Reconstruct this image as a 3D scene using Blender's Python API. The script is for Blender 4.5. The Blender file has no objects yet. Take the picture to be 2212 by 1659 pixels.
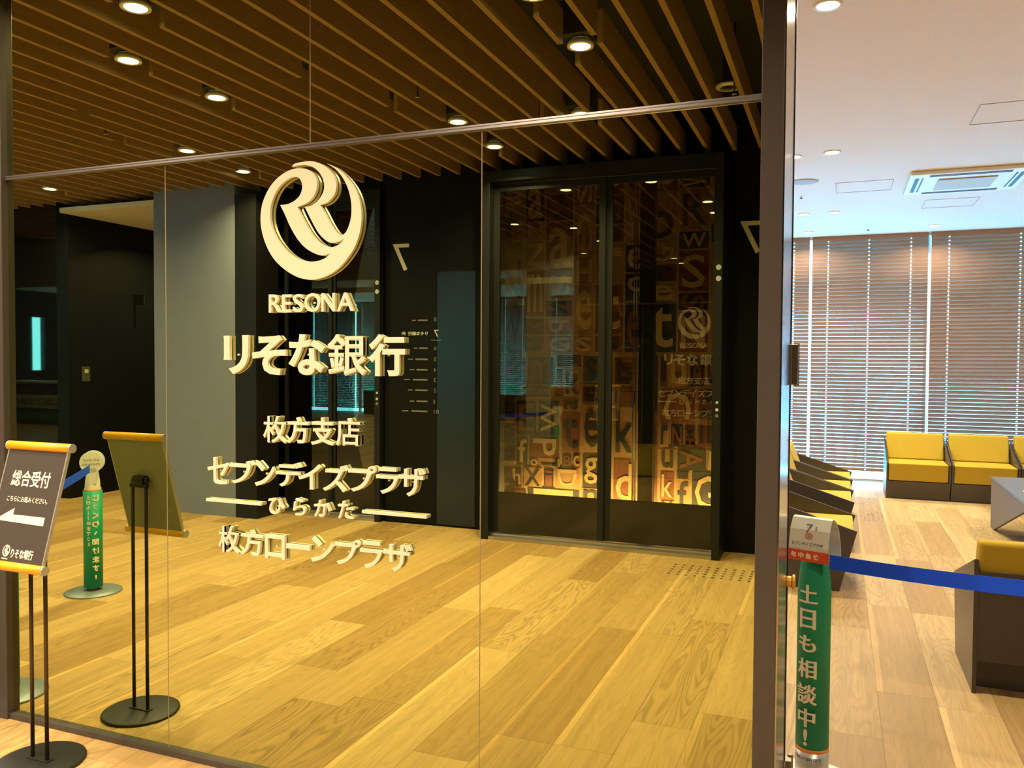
import bpy, bmesh, math, random
from mathutils import Vector, Matrix

# ------------------------------------------------------------------ camera, world, exposure
scene = bpy.context.scene
COL = scene.collection
PI = math.pi

EYE = 1.5
FOCAL_PX = 1776.445
YAW, PITCH, ROLL = 0.37782, 0.029434, -0.005865
_cy, _sy = math.cos(YAW), math.sin(YAW)
_fwd = Vector((-_sy * math.cos(PITCH), _cy * math.cos(PITCH), -math.sin(PITCH)))
_right = Vector((_cy, _sy, 0))
_down = _fwd.cross(_right)
_r = math.cos(ROLL) * _right + math.sin(ROLL) * _down
_d = -math.sin(ROLL) * _right + math.cos(ROLL) * _down
cam_data = bpy.data.cameras.new('camera')
cam = bpy.data.objects.new('camera', cam_data)
COL.objects.link(cam)
cam_data.sensor_width = 36.0
cam_data.lens = FOCAL_PX / 2212.0 * 36.0
cam_data.clip_start = 0.05
cam_data.clip_end = 200
M = Matrix.Identity(4)
for i in range(3):
    M[i][0] = _r[i]
    M[i][1] = -_d[i]
    M[i][2] = -_fwd[i]
    M[i][3] = (0, 0, EYE)[i]
cam.matrix_world = M
scene.camera = cam

world = bpy.data.worlds.new('daylight')
scene.world = world
world.use_nodes = True
_bg = world.node_tree.nodes['Background']
_bg.inputs[0].default_value = (0.13, 0.58, 1.0, 1)
_bg.inputs[1].default_value = 26.0

scene.view_settings.view_transform = 'Standard'
scene.view_settings.look = 'None'
scene.view_settings.exposure = 0.22
scene.view_settings.gamma = 1.0
scene.view_settings.use_curve_mapping = False
scene.cycles.use_denoising = True
scene.cycles.max_bounces = 14
scene.cycles.diffuse_bounces = 5
scene.cycles.glossy_bounces = 8
scene.cycles.transmission_bounces = 8
scene.cycles.transparent_max_bounces = 16
scene.cycles.sample_clamp_indirect = 8.0
scene.cycles.caustics_reflective = True
scene.cycles.blur_glossy = 0.5

HALL_W, LOBBY_W = 30.0, 31.0            # lamp powers
HALL_TINT, LOBBY_TINT = (1.0, 0.785, 0.51), (1.0, 0.89, 0.61)

D = 2.384                                # the mirror wall stands at y = D
CEIL = 3.08
def RY(yv):                              # depth seen in the mirror -> real depth
    return 2 * D - yv

# ------------------------------------------------------------------ materials
def mat(name, col, rough=0.5, metal=0.0, spec=0.5, emit=None, estr=0.0, coat=0.0):
    m = bpy.data.materials.new(name)
    m.use_nodes = True
    b = m.node_tree.nodes['Principled BSDF']
    b.inputs['Base Color'].default_value = (*col, 1)
    b.inputs['Roughness'].default_value = rough
    b.inputs['Metallic'].default_value = metal
    b.inputs['Specular IOR Level'].default_value = spec
    b.inputs['Coat Weight'].default_value = coat
    if emit:
        b.inputs['Emission Color'].default_value = (*emit, 1)
        b.inputs['Emission Strength'].default_value = estr
    return m

def N(nt, t, **kw):
    n = nt.nodes.new(t)
    for k, v in kw.items():
        if k == 'op': n.operation = v
        else: setattr(n, k, v)
    return n

def math_node(nt, op, a, b=None, c=None):
    n = N(nt, 'ShaderNodeMath', op=op)
    for i, v in enumerate((a, b, c)):
        if v is None: continue
        if isinstance(v, (int, float)): n.inputs[i].default_value = v
        else: nt.links.new(v, n.inputs[i])
    return n.outputs[0]

def noisy(m, scale=60, amt=0.06, stretch=(1, 1, 1)):
    nt = m.node_tree
    b = nt.nodes['Principled BSDF']
    tc = N(nt, 'ShaderNodeTexCoord'); mp = N(nt, 'ShaderNodeMapping')
    mp.inputs['Scale'].default_value = stretch
    no = N(nt, 'ShaderNodeTexNoise'); no.inputs['Scale'].default_value = scale; no.inputs['Detail'].default_value = 4
    nt.links.new(tc.outputs['Object'], mp.inputs[0]); nt.links.new(mp.outputs[0], no.inputs['Vector'])
    mr = N(nt, 'ShaderNodeMapRange')
    mr.inputs['To Min'].default_value = 1 - amt; mr.inputs['To Max'].default_value = 1 + amt
    nt.links.new(no.outputs[0], mr.inputs[0])
    mx = N(nt, 'ShaderNodeVectorMath', op='SCALE')
    mx.inputs[0].default_value = b.inputs['Base Color'].default_value[:3]
    nt.links.new(mr.outputs[0], mx.inputs['Scale'])
    nt.links.new(mx.outputs[0], b.inputs['Base Color'])
    return m

def wood_floor():
    m = bpy.data.materials.new('oak_plank_floor'); m.use_nodes = True
    nt = m.node_tree; L = nt.links.new
    b = nt.nodes['Principled BSDF']
    tc = N(nt, 'ShaderNodeTexCoord'); sp = N(nt, 'ShaderNodeSeparateXYZ')
    L(tc.outputs['Object'], sp.inputs[0])
    X, Y = sp.outputs[0], sp.outputs[1]
    u = math_node(nt, 'DIVIDE', math_node(nt, 'SUBTRACT', X, 0.427), 0.24)
    row = math_node(nt, 'FLOOR', u)
    fu = math_node(nt, 'SUBTRACT', u, row)
    wn = N(nt, 'ShaderNodeTexWhiteNoise', noise_dimensions='1D'); L(row, wn.inputs['W'])
    v = math_node(nt, 'ADD', math_node(nt, 'DIVIDE', Y, 1.45), math_node(nt, 'MULTIPLY', wn.outputs[0], 7.31))
    cell = math_node(nt, 'FLOOR', v)
    fv = math_node(nt, 'SUBTRACT', v, cell)
    cb = N(nt, 'ShaderNodeCombineXYZ'); L(row, cb.inputs[0]); L(cell, cb.inputs[1])
    w2 = N(nt, 'ShaderNodeTexWhiteNoise', noise_dimensions='3D'); L(cb.outputs[0], w2.inputs['Vector'])
    ident = w2.outputs[0]
    # plank colour
    cr = N(nt, 'ShaderNodeValToRGB'); L(ident, cr.inputs[0])
    cr.color_ramp.elements[0].position = 0.0; cr.color_ramp.elements[0].color = (0.31, 0.185, 0.070, 1)
    cr.color_ramp.elements[1].position = 1.0; cr.color_ramp.elements[1].color = (0.50, 0.335, 0.150, 1)
    e = cr.color_ramp.elements.new(0.5); e.color = (0.40, 0.255, 0.104, 1)
    # cathedral grain: contour lines of a stretched noise
    gx = N(nt, 'ShaderNodeCombineXYZ')
    L(math_node(nt, 'MULTIPLY', X, 7.0), gx.inputs[0]); L(math_node(nt, 'MULTIPLY', Y, 0.7), gx.inputs[1])
    L(math_node(nt, 'MULTIPLY', ident, 61.0), gx.inputs[2])
    n1 = N(nt, 'ShaderNodeTexNoise'); n1.inputs['Scale'].default_value = 1.0; n1.inputs['Detail'].default_value = 2.0
    n1.inputs['Roughness'].default_value = 0.45
    L(gx.outputs[0], n1.inputs['Vector'])
    ring = math_node(nt, 'SINE', math_node(nt, 'MULTIPLY', n1.outputs[0], 135.0))
    ringm = N(nt, 'ShaderNodeMapRange'); L(ring, ringm.inputs[0])
    ringm.inputs['From Min'].default_value = -0.2; ringm.inputs['From Max'].default_value = 1.0
    ringm.inputs['To Min'].default_value = 0.0; ringm.inputs['To Max'].default_value = 1.0
    # fine pores
    gp = N(nt, 'ShaderNodeCombineXYZ')
    L(math_node(nt, 'MULTIPLY', X, 160.0), gp.inputs[0]); L(math_node(nt, 'MULTIPLY', Y, 5.0), gp.inputs[1]); L(ident, gp.inputs[2])
    n2 = N(nt, 'ShaderNodeTexNoise'); n2.inputs['Scale'].default_value = 1.0; n2.inputs['Detail'].default_value = 3.0
    L(gp.outputs[0], n2.inputs['Vector'])
    # broad streaks along the plank
    gs = N(nt, 'ShaderNodeCombineXYZ')
    L(math_node(nt, 'MULTIPLY', X, 26.0), gs.inputs[0]); L(math_node(nt, 'MULTIPLY', Y, 0.8), gs.inputs[1]); L(math_node(nt, 'MULTIPLY', ident, 17.0), gs.inputs[2])
    n3 = N(nt, 'ShaderNodeTexNoise'); n3.inputs['Scale'].default_value = 1.0; n3.inputs['Detail'].default_value = 2.0
    L(gs.outputs[0], n3.inputs['Vector'])
    # amount of ring figure differs plank to plank
    w3 = N(nt, 'ShaderNodeSeparateColor'); L(w2.outputs['Color'], w3.inputs[0])
    amt = math_node(nt, 'ADD', math_node(nt, 'MULTIPLY', math_node(nt, 'POWER', w3.outputs[1], 1.8), 0.27), 0.06)
    k = math_node(nt, 'SUBTRACT', 1.0, math_node(nt, 'MULTIPLY', ringm.outputs[0], amt))
    k = math_node(nt, 'MULTIPLY', k, math_node(nt, 'ADD', math_node(nt, 'MULTIPLY', n2.outputs[0], 0.30), 0.85))
    k = math_node(nt, 'MULTIPLY', k, math_node(nt, 'ADD', math_node(nt, 'MULTIPLY', n3.outputs[0], 0.46), 0.77))
    # seams
    du = math_node(nt, 'MINIMUM', fu, math_node(nt, 'SUBTRACT', 1.0, fu))
    dv = math_node(nt, 'MINIMUM', fv, math_node(nt, 'SUBTRACT', 1.0, fv))
    su = math_node(nt, 'GREATER_THAN', du, 0.008); sv = math_node(nt, 'GREATER_THAN', dv, 0.0011)
    seam = math_node(nt, 'ADD', math_node(nt, 'MULTIPLY', math_node(nt, 'MULTIPLY', su, sv), 0.34), 0.66)
    k = math_node(nt, 'MULTIPLY', k, seam)
    # pale sapwood along one edge of some planks
    sap = math_node(nt, 'MULTIPLY', math_node(nt, 'LESS_THAN', math_node(nt, 'ADD', fu, math_node(nt, 'MULTIPLY', n3.outputs[0], 0.12)), 0.17),
                    math_node(nt, 'GREATER_THAN', w3.outputs[2], 0.6))
    k = math_node(nt, 'ADD', k, math_node(nt, 'MULTIPLY', sap, 0.28))
    sc = N(nt, 'ShaderNodeVectorMath', op='SCALE'); L(cr.outputs[0], sc.inputs[0]); L(k, sc.inputs['Scale'])
    L(sc.outputs[0], b.inputs['Base Color'])
    b.inputs['Roughness'].default_value = 0.48
    b.inputs['Specular IOR Level'].default_value = 0.16
    return m

def mirror_mat():
    m = bpy.data.materials.new('amber_mirror_glass'); m.use_nodes = True
    nt = m.node_tree
    nt.nodes.remove(nt.nodes['Principled BSDF'])
    g = N(nt, 'ShaderNodeBsdfGlossy'); g.inputs['Roughness'].default_value = 0.0
    g.inputs['Color'].default_value = (0.57, 0.62, 0.32, 1)
    nt.links.new(g.outputs[0], nt.nodes['Material Output'].inputs[0])
    return m

def thin_glass(name, tint, ior, rough=0.0):
    m = bpy.data.materials.new(name); m.use_nodes = True
    nt = m.node_tree
    nt.nodes.remove(nt.nodes['Principled BSDF'])
    t = N(nt, 'ShaderNodeBsdfTransparent'); t.inputs[0].default_value = (*tint, 1)
    g = N(nt, 'ShaderNodeBsdfGlossy'); g.inputs['Roughness'].default_value = rough
    f = N(nt, 'ShaderNodeFresnel'); f.inputs[0].default_value = ior
    mx = N(nt, 'ShaderNodeMixShader')
    nt.links.new(f.outputs[0], mx.inputs[0]); nt.links.new(t.outputs[0], mx.inputs[1]); nt.links.new(g.outputs[0], mx.inputs[2])
    nt.links.new(mx.outputs[0], nt.nodes['Material Output'].inputs[0])
    return m

FLOOR = wood_floor()
MIRROR = mirror_mat()
LIFT_GLASS = thin_glass('smoked_lift_glass', (0.80, 0.76, 0.70), 1.85)
WIN_GLASS = thin_glass('window_glass', (0.95, 0.97, 1.0), 1.45)
DARK_GLASS = mat('dark_glass_wall', (0.006, 0.007, 0.008), 0.02, 0, 0.7)
BLACK_WALL = noisy(mat('black_wall_panel', (0.006, 0.0065, 0.0075), 0.5, 0, 0.12), 30, 0.2)
BLUE_PANEL = mat('blue_black_panel', (0.010, 0.018, 0.034), 0.24, 0, 0.5)
BLACK_FRAME = mat('black_steel_frame', (0.009, 0.009, 0.010), 0.45, 0.0, 0.3)
KICK = mat('black_gloss_panel', (0.010, 0.010, 0.009), 0.10, 0, 0.55)
GREY_COL = noisy(mat('grey_painted_column', (0.185, 0.205, 0.285), 0.55, 0, 0.3), 8, 0.05)
CREAM = mat('cream_ceiling', (0.72, 0.66, 0.50), 0.7)
WHITE_CEIL = noisy(mat('white_plaster_ceiling', (0.83, 0.78, 0.70), 0.75, 0, 0.3), 3, 0.02)
WHITE_WALL = mat('white_wall_paint', (0.70, 0.69, 0.66), 0.7)
VOID = mat('black_ceiling_void', (0.032, 0.035, 0.037), 0.75)
SLAT_WOOD = noisy(mat('oak_ceiling_slat', (0.39, 0.255, 0.115), 0.55, 0, 0.3), 14, 0.25, (6, 0.35, 6))
STEEL = mat('polished_steel', (0.50, 0.47, 0.44), 0.20, 1.0)
STEEL2 = mat('brushed_steel', (0.50, 0.48, 0.50), 0.32, 1.0)
POST = noisy(mat('dark_bronze_post', (0.085, 0.072, 0.066), 0.42, 0.35, 0.5), 20, 0.06)
BACKING = mat('tan_joint_backing', (0.26, 0.21, 0.13), 0.5)
LETTER = mat('cream_sign_metal', (0.82, 0.73, 0.58), 0.36, 0.10, 0.5)
BLACK_METAL = mat('black_powder_coat', (0.020, 0.019, 0.018), 0.45, 0.2, 0.5)
BRONZE_TUBE = mat('dark_bronze_tube', (0.075, 0.052, 0.034), 0.3, 0.6, 0.5)
SIGN_BLACK = noisy(mat('charcoal_sign_board', (0.060, 0.050, 0.046), 0.6, 0, 0.25), 80, 0.08)
SIGN_BACK = mat('grey_sign_back', (0.26, 0.245, 0.20), 0.6)
SIGN_EDGE = mat('pale_aluminium_edge', (0.62, 0.60, 0.55), 0.35, 0.7)
ORANGE = mat('orange_rod', (0.86, 0.42, 0.02), 0.35, 0, 0.5)
TXT_WHITE = mat('warm_white_print', (0.82, 0.78, 0.68), 0.6)
GREEN = mat('green_banner', (0.004, 0.25, 0.125), 0.5, 0, 0.4)
TXT_CREAM = mat('cream_print', (0.80, 0.68, 0.52), 0.6)
SILVER = mat('silver_post', (0.55, 0.54, 0.52), 0.35, 0.6)
PAPER = mat('pale_card', (0.66, 0.66, 0.60), 0.6)
RED = mat('red_band', (0.62, 0.07, 0.02), 0.55)
BLUE_BELT = noisy(mat('blue_webbing', (0.012, 0.085, 0.88), 0.7, 0, 0.2), 400, 0.12, (1, 1, 8))
GREY_PRINT = mat('grey_print', (0.12, 0.13, 0.12), 0.6)
PINK_PRINT = mat('coral_print', (0.62, 0.16, 0.10), 0.6)
DISC_GREY = mat('grey_base_plate', (0.20, 0.24, 0.28), 0.4, 0.3)
YELLOW = noisy(mat('mustard_upholstery', (0.43, 0.275, 0.018), 0.75, 0, 0.25), 500, 0.10)
SOFA_DARK = noisy(mat('dark_brown_laminate', (0.042, 0.033, 0.027), 0.30, 0, 0.6), 60, 0.15, (1, 8, 1))
SOFA_PANEL = noisy(mat('grey_brown_laminate', (0.17, 0.135, 0.10), 0.6, 0, 0.2), 40, 0.12, (1, 8, 1))
TABLE_TOP = mat('slate_table_top', (0.13, 0.135, 0.15), 0.35)
BLIND = noisy(mat('brown_blind_slat', (0.36, 0.205, 0.14), 0.36, 0, 0.5), 6, 0.10, (1, 1, 1))
CORD = mat('white_blind_cord', (0.80, 0.82, 0.85), 0.7)
ALU = mat('white_window_frame', (0.72, 0.74, 0.76), 0.4, 0.2)
LAMP_TRIM = mat('white_lamp_trim', (0.85, 0.83, 0.78), 0.5)
LAMP_LENS = mat('lit_lens', (1, 1, 1), 0.5, 0, 0.5, (1.0, 0.96, 0.88), 14.0)
AC_WHITE = mat('white_plastic', (0.80, 0.80, 0.78), 0.5)
AC_GRILL = noisy(mat('tan_intake_grille', (0.50, 0.43, 0.33), 0.6), 200, 0.2, (1, 12, 1))
DARK_SLOT = mat('dark_slot', (0.035, 0.025, 0.02), 0.6)
SEAM = mat('ceiling_seam', (0.42, 0.38, 0.34), 0.7)
BRASS = mat('orange_thumb_turn', (0.75, 0.40, 0.06), 0.35, 0.3)
HINGE = mat('bronze_hinge', (0.20, 0.16, 0.11), 0.35, 0.7)
TYPE_TAN = noisy(mat('type_wood_tan', (0.52, 0.27, 0.10), 0.6), 30, 0.2, (8, 1, 1))
TYPE_RED = noisy(mat('type_wood_red', (0.27, 0.075, 0.035), 0.6), 30, 0.2, (8, 1, 1))
TYPE_DARK = noisy(mat('type_wood_dark', (0.045, 0.036, 0.034), 0.6), 30, 0.2, (8, 1, 1))
TYPE_PALE = noisy(mat('type_wood_pale', (0.72, 0.46, 0.20), 0.6), 30, 0.15, (8, 1, 1))
LEAF = mat('leaf_green', (0.03, 0.10, 0.03), 0.5)
POT = mat('white_pot', (0.7, 0.7, 0.68), 0.5)

# ------------------------------------------------------------------ geometry helpers
def new(): return bmesh.new()

def box(bm, x0, x1, y0, y1, z0, z1, mi=0):
    x0, x1 = min(x0, x1), max(x0, x1); y0, y1 = min(y0, y1), max(y0, y1); z0, z1 = min(z0, z1), max(z0, z1)
    v = [bm.verts.new(p) for p in ((x0,y0,z0),(x1,y0,z0),(x1,y1,z0),(x0,y1,z0),(x0,y0,z1),(x1,y0,z1),(x1,y1,z1),(x0,y1,z1))]
    for f in ((0,3,2,1),(4,5,6,7),(0,1,5,4),(1,2,6,5),(2,3,7,6),(3,0,4,7)):
        bm.faces.new([v[i] for i in f]).material_index = mi
    return bm

def prism(bm, poly, axis, a, b, mi=0):
    """poly: 2D points in the two other axes (cyclic order x,y,z), extruded from a to b along axis"""
    def p(q, t):
        if axis == 'x': return (t, q[0], q[1])
        if axis == 'y': return (q[0], t, q[1])
        return (q[0], q[1], t)
    A = [bm.verts.new(p(q, a)) for q in poly]; B = [bm.verts.new(p(q, b)) for q in poly]
    n = len(poly); fs = [bm.faces.new(A[::-1]), bm.faces.new(B)]
    for i in range(n):
        fs.append(bm.faces.new((A[i], A[(i+1) % n], B[(i+1) % n], B[i])))
    for f in fs: f.material_index = mi
    return bm

def lathe(bm, prof, seg=40, c=(0, 0, 0), mi=0, smooth=True):
    """prof: (radius, z) points from bottom to top, turned around the z axis through c"""
    rings = []
    for r, z in prof:
        if r < 1e-6: rings.append([bm.verts.new((c[0], c[1], c[2] + z))])
        else: rings.append([bm.verts.new((c[0] + r*math.cos(2*PI*k/seg), c[1] + r*math.sin(2*PI*k/seg), c[2] + z)) for k in range(seg)])
    for a, b in zip(rings, rings[1:]):
        for k in range(seg):
            k2 = (k+1) % seg
            if len(a) == 1 and len(b) == 1: continue
            if len(a) == 1: f = bm.faces.new((a[0], b[k2], b[k]))
            elif len(b) == 1: f = bm.faces.new((a[k], a[k2], b[0]))
            else: f = bm.faces.new((a[k], a[k2], b[k2], b[k]))
            f.material_index = mi; f.smooth = smooth
    return bm

def rod(bm, p0, p1, r, seg=16, mi=0):
    p0, p1 = Vector(p0), Vector(p1); ax = (p1 - p0).normalized()
    t = Vector((0, 0, 1)) if abs(ax.z) < 0.9 else Vector((1, 0, 0))
    u = ax.cross(t).normalized(); w = ax.cross(u)
    A = [bm.verts.new(p0 + r*(math.cos(2*PI*k/seg)*u + math.sin(2*PI*k/seg)*w)) for k in range(seg)]
    B = [bm.verts.new(p1 + r*(math.cos(2*PI*k/seg)*u + math.sin(2*PI*k/seg)*w)) for k in range(seg)]
    for k in range(seg):
        f = bm.faces.new((A[k], A[(k+1) % seg], B[(k+1) % seg], B[k])); f.smooth = True; f.material_index = mi
    bm.faces.new(A[::-1]).material_index = mi; bm.faces.new(B).material_index = mi
    return bm

def obj(name, bm, m, parent=None, bevel=0.0, seg=2, local=False):
    if parent is not None and not local:
        off = Vector(parent.location)
        p = parent.parent
        while p is not None:
            off += Vector(p.location); p = p.parent
        bmesh.ops.translate(bm, verts=bm.verts, vec=-off)
    bmesh.ops.recalc_face_normals(bm, faces=bm.faces)
    me = bpy.data.meshes.new(name)
    bm.to_mesh(me); bm.free()
    for x in (m if isinstance(m, (list, tuple)) else [m]): me.materials.append(x)
    o = bpy.data.objects.new(name, me)
    COL.objects.link(o)
    if parent is not None: o.parent = parent
    if bevel > 0:
        md = o.modifiers.new('bevel', 'BEVEL'); md.width = bevel; md.segments = seg; md.limit_method = 'ANGLE'; md.angle_limit = math.radians(40)
    return o

def tag(o, label, cat, group=None):
    o['label'] = label; o['category'] = cat
    if group: o['group'] = group
    return o

def thing(name, label, cat, loc=(0, 0, 0), group=None):
    o = bpy.data.objects.new(name, None)
    o.empty_display_size = 0.1
    COL.objects.link(o); o.location = loc
    return tag(o, label, cat, group)

def struct(name, bm, m, parent=None, bevel=0.0):
    o = obj(name, bm, m, parent, bevel)
    if parent is None: o['kind'] = 'structure'
    return o

def dup(root, loc, rotz=None, label=None, group=None):
    r = root.copy(); COL.objects.link(r); r.location = loc
    if rotz is not None: r.rotation_euler = (0, 0, rotz)
    if label: r['label'] = label
    if group: r['group'] = group
    for ch in list(root.children):
        c = ch.copy(); COL.objects.link(c); c.parent = r
        for g in list(ch.children):
            d = g.copy(); COL.objects.link(d); d.parent = c
    return r

# text: glyph outlines from Blender's built-in font
_fc = bpy.data.curves.new('glyphs', 'FONT')
_fo = bpy.data.objects.new('glyphs', _fc)
COL.objects.link(_fo)
_cache = {}
def glyph(s, bold=0.0, res=3):
    key = (s, bold, res)
    if key not in _cache:
        _fc.body = s; _fc.size = 1.0; _fc.offset = bold; _fc.extrude = 0.5; _fc.resolution_u = res
        _fo.update_tag()
        dg = bpy.context.evaluated_depsgraph_get(); dg.update()
        me = bpy.data.meshes.new_from_object(_fo.evaluated_get(dg))
        vs = [v.co.copy() for v in me.vertices]; fs = [tuple(p.vertices) for p in me.polygons]
        bpy.data.meshes.remove(me)
        x0 = min(v.x for v in vs); x1 = max(v.x for v in vs); y0 = min(v.y for v in vs); y1 = max(v.y for v in vs)
        _cache[key] = ([Vector(((v.x-x0)/(x1-x0), (v.y-y0)/(y1-y0), v.z+0.5)) for v in vs], fs, (x1-x0, y1-y0))
    return _cache[key]

def put_text(bm, s, fn, bold=0.0, rot=0, mi=0, res=3, flip=False):
    """fn maps (u, v, d), each 0..1, to a point; rot = quarter turns"""
    vs, fs, _ = glyph(s, bold, res)
    nv = []
    for v in vs:
        u, w = v.x, v.y
        for _i in range(rot % 4): u, w = 1 - w, u
        nv.append(bm.verts.new(fn(u, w, v.z)))
    for f in fs:
        try: bm.faces.new([nv[i] for i in f]).material_index = mi
        except ValueError: pass
    return bm

def rect(x0, x1, z0, z1, y, depth):         # a sign face looking to -y
    return lambda u, v, d: (x0 + u*(x1-x0), y - d*depth, z0 + v*(z1-z0))

def rect_back(x0, x1, z0, z1, y, depth):    # a sign face looking to +y, read by somebody facing -y
    return lambda u, v, d: (x1 - u*(x1-x0), y + d*depth, z0 + v*(z1-z0))

def aspect_text(bm, s, x0, zmid, h, y, depth, bold=0.0, back=False, xr=None, mi=0, squash=1.0):
    w = glyph(s, bold)[2]; W = w[0] / w[1] * h * squash
    f = rect_back(x0 - W, x0, zmid - h/2, zmid + h/2, y, depth) if back else rect(x0, x0 + W, zmid - h/2, zmid + h/2, y, depth)
    return put_text(bm, s, f, bold, 0, mi)

# ------------------------------------------------------------------ the setting
XL, XR = -18.0, 5.1
YB = 11.25                                   # window wall
b = new(); box(b, XL-0.3, XR+0.3, -9.0, YB+0.35, -0.10, 0.0)
struct('floor', b, FLOOR)

# lobby ceiling, walls
b = new(); box(b, XL-0.3, XR+0.3, D+0.116, YB+0.35, CEIL, CEIL+0.12)
struct('ceiling', b, WHITE_CEIL)
b = new(); box(b, XR, XR+0.15, D+0.116, YB, 0, CEIL)
struct('wall_right', b, WHITE_WALL)
b = new(); box(b, XL-0.15, XL, -9, 6.19, 0, 3.6); box(b, XL-0.15, XL, 6.52, YB, 0, 3.6); box(b, XL-0.15, XL, 6.19, 6.52, 0, 1.18); box(b, XL-0.15, XL, 6.19, 6.52, 2.46, 3.6)
struct('wall_left', b, BLACK_WALL)
# the mirror wall: backing, lobby side
b = new(); box(b, -3.25, -0.147, D+0.010, D+0.116, 0, 3.6)
struct('wall_front', b, BACKING)
# wall right of the doorway and header above it
b = new(); box(b, 1.95, XR+0.15, D, D+0.116, 0, 3.6); box(b, -0.147, 1.95, D, D+0.116, 2.75, 3.6)
struct('wall_doorway', b, WHITE_WALL)
# header over the opening left of the mirror wall
b = new(); box(b, XL, -3.25, D+0.02, D+0.116, 2.72, 3.6)
struct('wall_header', b, WHITE_WALL)
b = new(); box(b, -8.2, -3.27, D-0.02, D+0.02, 2.52, 2.60)
struct('trim_1', b, CREAM)

# hall shell behind the camera
b = new(); box(b, XL, 3.0, RY(6.62), D+0.116, 3.50, 3.60); box(b, -0.25, 3.0, D, D+0.002, 3.1, 3.5)
struct('ceiling_hall', b, VOID)
b = new(); box(b, 2.0, 2.15, RY(6.9), D, 0, 3.6)
struct('wall_hall_right', b, BLACK_WALL)
# elevator wall pieces (seen in the mirror at depth 6.6)
ew = RY(6.60)
for nm_, q_ in (('wall_back', (-3.88, -2.78, ew-0.15, ew, 0, 3.55)), ('wall_back_right', (-0.813, 2.05, ew-0.15, ew, 0, 3.55)),
          ('wall_back_left_header', (-5.26, -3.88, ew-0.35, ew-0.02, 3.06, 3.55)), ('wall_back_header', (-2.78, -0.80, ew-0.15, ew, 3.06, 3.55)),
          ('wall_back_left', (-7.70, -5.26, ew-0.15, ew, 3.06, 3.55))):
    b = new(); box(b, *q_); struct(nm_, b, BLACK_WALL)
# wall cladding: seam lines beside the left figure
b = new(); box(b, -3.34, -2.965, ew, ew+0.006, 0.02, 2.28)
struct('trim_2', b, BLUE_PANEL)
b = new(); box(b, -3.84, -3.35, ew, ew+0.005, 0.02, 2.28)
struct('trim_3', b, BLACK_WALL)
# grey column
b = new(); box(b, -6.24, -5.26, RY(8.2), RY(6.21), 0, 3.5)
struct('column_grey', b, GREY_COL)
b = new(); box(b, -5.26, -5.02, RY(7.0), RY(6.215), 0, 3.02)
struct('trim_4', b, BLACK_FRAME)
# corridor left of it
b = new(); box(b, -7.72, -7.55, RY(12), RY(6.345), 0, 3.5)
struct('wall_corridor', b, BLACK_WALL)
b = new(); box(b, -7.55, -6.24, RY(12), RY(6.25), 3.0, 3.05)
struct('ceiling_corridor', b, CREAM)
b = new(); box(b, -7.72, -5.26, RY(12.1), RY(12), 0, 3.5); box(b, -6.24, -6.10, RY(12), RY(8.2), 0, 3.5)
struct('wall_corridor_end', b, GREY_COL)
b = new(); box(b, XL, -7.72, RY(6.45), RY(6.35), 0, 3.6)
struct('wall_dark_glass', b, DARK_GLASS)

# posts and trims of the mirror wall
t = thing('door_jamb', 'dark bronze post with polished steel side at the right end of the mirror wall', 'post', (-0.178, 2.59, 0))
t['kind'] = 'structure'
b = new(); box(b, -0.209, -0.1495, 2.372, 2.815, 0.0, 3.1); obj('post', b, POST, t, 0.002)
b = new(); box(b, -0.1495, -0.1455, 2.380, 2.805, 0.0, 3.1); obj('steel_plate', b, STEEL, t)
b = new(); box(b, -0.1495, -0.1425, 2.803, 2.816, 0.0, 3.1); obj('edge_seal', b, BLACK_FRAME, t)
for z0, z1 in ((1.425, 1.555), (0.06, 0.19)):
    b = new(); box(b, -0.1455, -0.122, 2.805, 2.845, z0, z1); box(b, -0.150, -0.140, 2.76, 2.83, z0, z1)
    rod(b, (-0.128, 2.85, z0-0.005), (-0.128, 2.85, z1+0.005), 0.009)
    obj('hinge', b, HINGE, t, 0.002)
b = new(); rod(b, (-0.1455, 2.78, 0.79), (-0.128, 2.78, 0.79), 0.018); rod(b, (-0.128, 2.78, 0.79), (-0.118, 2.78, 0.79), 0.024, 20)
obj('thumb_turn', b, BRASS, t, 0.003)

b = new(); box(b, -3.245, -3.172, 2.355, 2.50, 0, 3.4)
struct('trim_5', b, POST, None, 0.003)
b = new(); box(b, -3.172, -0.209, 2.374, D+0.012, 2.219, 2.236); box(b, -3.172, -0.209, 2.3715, 2.374, 2.2205, 2.225); box(b, -3.172, -0.209, 2.3715, 2.374, 2.230, 2.2345)
struct('trim_6', b, STEEL2)
b = new(); box(b, -3.20, -0.209, 2.364, D, 0.0, 0.022)
struct('baseboard_front', b, POST)

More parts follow.
